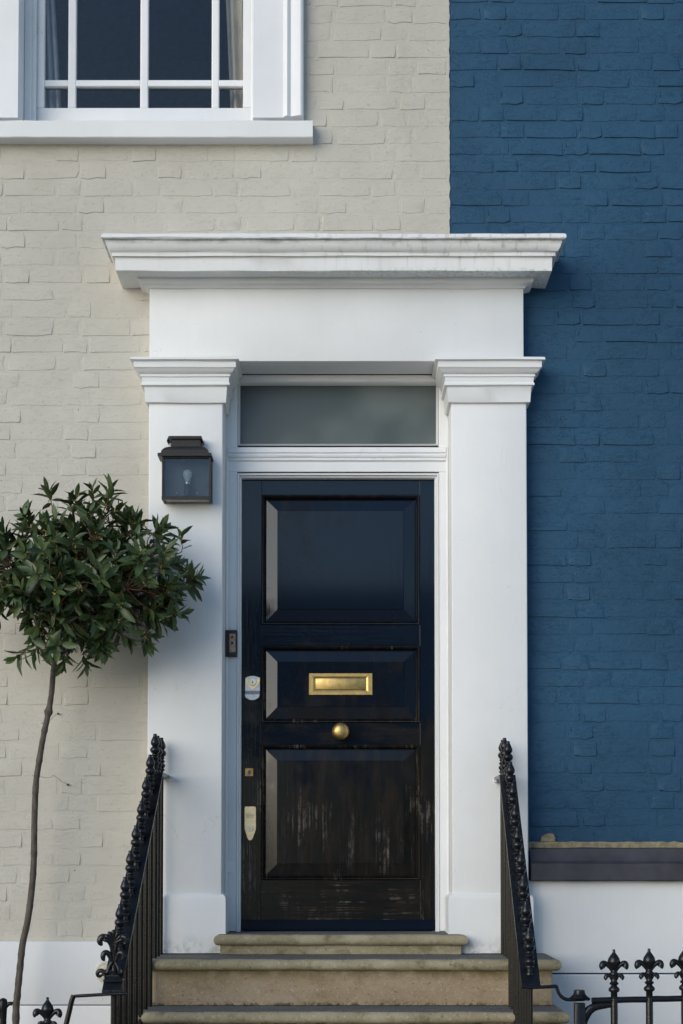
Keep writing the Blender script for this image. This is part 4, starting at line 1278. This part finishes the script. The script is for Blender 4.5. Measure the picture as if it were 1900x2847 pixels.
def shoot(tip, axis, nl, scale):
    axis = axis.normalized(); L = rng.uniform(.05, .085)
    base = tip - axis * L
    near = min(allp, key=lambda a: (a - base).length)
    qq = curve_pts([near, near.lerp(base, .55) + Vector((rng.uniform(-.015, .015), rng.uniform(-.015, .015), rng.uniform(-.01, .02))), base, tip], 9)
    tube(twig_bm, qq, [.0030 - .0017 * i / len(qq) for i in range(len(qq))], 5)
    u = axis.orthogonal().normalized(); v = axis.cross(u); ang = rng.uniform(0, 6.28)
    for k in range(nl):
        t = (k + .5) / nl; pos = base.lerp(tip, t ** .8)
        ang += 2.4 + rng.uniform(-.3, .3)
        rad = u * math.cos(ang) + v * math.sin(ang)
        open_ = math.radians(rng.uniform(55, 88) - 42 * t)
        dr = (axis * math.cos(open_) + rad * math.sin(open_) + Vector((0, 0, -.10 + rng.uniform(-.12, .12)))).normalized()
        up = (axis * math.sin(open_) - rad * math.cos(open_)); up = (up - dr * up.dot(dr)).normalized()
        up = (Matrix.Rotation(rng.uniform(-.6, .6), 3, dr) @ up)
        side = up.cross(dr)
        size = scale * rng.uniform(.062, .106) * (1.05 - .35 * t)
        m = Matrix(((dr.x, side.x, up.x, pos.x), (dr.y, side.y, up.y, pos.y), (dr.z, side.z, up.z, pos.z), (0, 0, 0, 1))) @ Matrix.Scale(size, 4)
        end = pos + dr * size
        if end.y > -.012 or pos.y > -.008: continue
        leaves.append((rng.randrange(len(LM)), m, pos))
    if rng.random() < .7:
        for k in range(rng.randint(5, 10)):
            bp = base.lerp(tip, rng.uniform(.3, .95)) + Vector((rng.gauss(0, .007), rng.gauss(0, .007), rng.gauss(0, .007)))
            bmesh.ops.create_icosphere(bud_bm, subdivisions=1, radius=rng.uniform(.0022, .0036), matrix=Matrix.Translation(bp))


ns = 0
while ns < 300:
    dr = Vector((rng.gauss(0, 1), rng.gauss(0, 1), rng.gauss(0, 1))).normalized()
    rr = rng.random() ** .42
    lump = 1 + .40 * noise.noise(dr * 2.3 + Vector((4, 1, 2))) + .08 * noise.noise(dr * 6)
    if dr.z < -.55: lump *= .93
    tip = CC + Vector((dr.x * R.x, dr.y * R.y, dr.z * R.z)) * rr * lump
    if tip.y > -.03: tip.y = -.03 - rng.uniform(0, .06)
    ax = Vector((dr.x / R.x, dr.y / R.y * .8, dr.z / R.z)).normalized() * .75 + Vector((rng.gauss(0, .3), rng.gauss(0, .3), .38 + rng.gauss(0, .25)))
    if dr.z < -.3: ax.z -= .35
    shoot(tip, ax, rng.randint(7, 11), 1.0); ns += 1
# longer shoots that break the outline
for a, b in ((128, 1345), (210, 1352), (60, 1420), (340, 1395), (400, 1440), (470, 1450), (490, 1510), (520, 1560), (545, 1590), (500, 1640), (530, 1715), (490, 1745), (440, 1780), (380, 1800), (300, 1830), (240, 1880), (80, 1840), (30, 1850), (20, 1490), (170, 1870), (420, 1560), (270, 1390)):
    d = rng.uniform(.25, .42); tip = Vector((PX(a, b, d), -d, PZ(b, d))) * 1.0
    dr = (tip - CC); tip = tip - dr.normalized() * .035
    shoot(tip, dr.normalized() + Vector((0, 0, .25)), rng.randint(8, 10), 1.0)
obj('limbs', limb_bm, 'bark', tree, True)['kind'] = 'stuff'
obj('twigs', twig_bm, 'twig', tree, True)['kind'] = 'stuff'
ob_ = obj('flower_buds', bud_bm, 'pale_scroll', tree, True); ob_['kind'] = 'stuff'


def lkey(q_):
    k, m, pos = q_
    inside = pos.x > PX(8, 1600, .4)
    return (0 if inside else 1, pos.y)


leaves.sort(key=lkey)
fv, ff = [], []
bpy.context.view_layer.update()
for i, (k, m, pos) in enumerate(leaves):
    if i >= 300:
        b = len(fv); v, f = LV[k]
        fv += [tuple(m @ q_) for q_ in v]; ff += [tuple(b + j for j in g) for g in f]
me = bpy.data.meshes.new('crown'); me.from_pydata(fv, [], ff); me.materials.append(M['leaf'])
me.polygons.foreach_set('use_smooth', [True] * len(me.polygons))
crown = from_mesh('crown', me, None, tree); crown['kind'] = 'stuff'
inv = Matrix.Identity(4)
for k, m, pos in leaves[:300]:
    o = bpy.data.objects.new('leaf', LM[k]); COL.objects.link(o)
    o.parent = crown; o.matrix_parent_inverse = inv; o.matrix_basis = m
print('leaves', len(leaves))

# wire ties from the trunk to the wall
wires = [([(100, 2158, .16), (135, 2163, .10), (150, 2157, .05), (170, 2172, .02), (188, 2182, .012)], 'looped wire tie holding the lower trunk to a wall eye'),
         ([(125, 2012, .18), (140, 2002, .10), (150, 1992, .05), (161, 1984, .012)], 'short wire tie holding the upper trunk at its knot')]
for pts_, lab in wires:
    bm = bmesh.new()
    tube(bm, curve_pts([(PX(a, b, d), -d, PZ(b, d)) for a, b, d in pts_], 30), .0007, 5)
    a, b, d = pts_[0]; c_ = Vector((PX(a, b, d + .02), -d - .012, PZ(b, d)))
    tube(bm, [c_ + Vector((.0165 * math.cos(t_), .0165 * math.sin(t_), 0)) for t_ in [k * .524 for k in range(13)]], .0007, 5)
    a, b, d = pts_[-1]
    lathe(bm, [(.0042, 0), (.0042, .007), (.0022, .012), (.0006, .0125)], 10, (PX(a, b, d), -.004, PZ(b, d)), 'y')
    tag(obj('wire_tie', bm, 'wire', None, True), lab, 'wire tie', 'wire ties of the bay tree')

# ------------------------------------------------------------------ houses across the street (seen only in the reflections)
for k, (x0, x1, hgt, m_, lab) in enumerate(((-3.5, 2.5, 6.4, 'render_far', 'brown brick house across the street, reflected in the door'), (2.6, 9.0, 7.2, 'render_far2', 'pale stucco house across the street, reflected in the door'), (9.1, 16, 6.6, 'render_far', 'brown brick house at the far end across the street'))):
    h = thing('opposite_house', lab, 'house', ((x0 + x1) / 2, -30, -.14), 'houses across the street')
    boxo('wall', x0, x1, -36, -29, -.14, hgt, m_, h)
    bm = bmesh.new()
    pts3 = [(x0, -29, hgt), (x1, -29, hgt), (x1, -36, hgt), (x0, -36, hgt), (x0, -32.5, hgt + 1.6), (x1, -32.5, hgt + 1.6)]
    v3 = [bm.verts.new(q_) for q_ in pts3]
    for f in ((0, 1, 5, 4), (2, 3, 4, 5), (0, 4, 3), (1, 2, 5), (0, 3, 2, 1)): bm.faces.new([v3[i] for i in f])
    roof = obj('roof', bm, 'roof', h)
    sub(boxo('chimney', x0 + .4, x0 + 1.2, -33, -32, hgt + .8, hgt + 2.5, 'render_far', None), roof)
    for fz in (1.2, 4.0):
        for j in range(3):
            cx_ = x0 + (x1 - x0) * (j + .5) / 3
            wn = boxo('window', cx_ - .5, cx_ + .5, -29.02, -28.98, fz, fz + 1.6, 'steel_dark', h)
            sub(boxo('sill', cx_ - .6, cx_ + .6, -29.02, -28.88, fz - .1, fz - .002, 'stucco', None), wn)
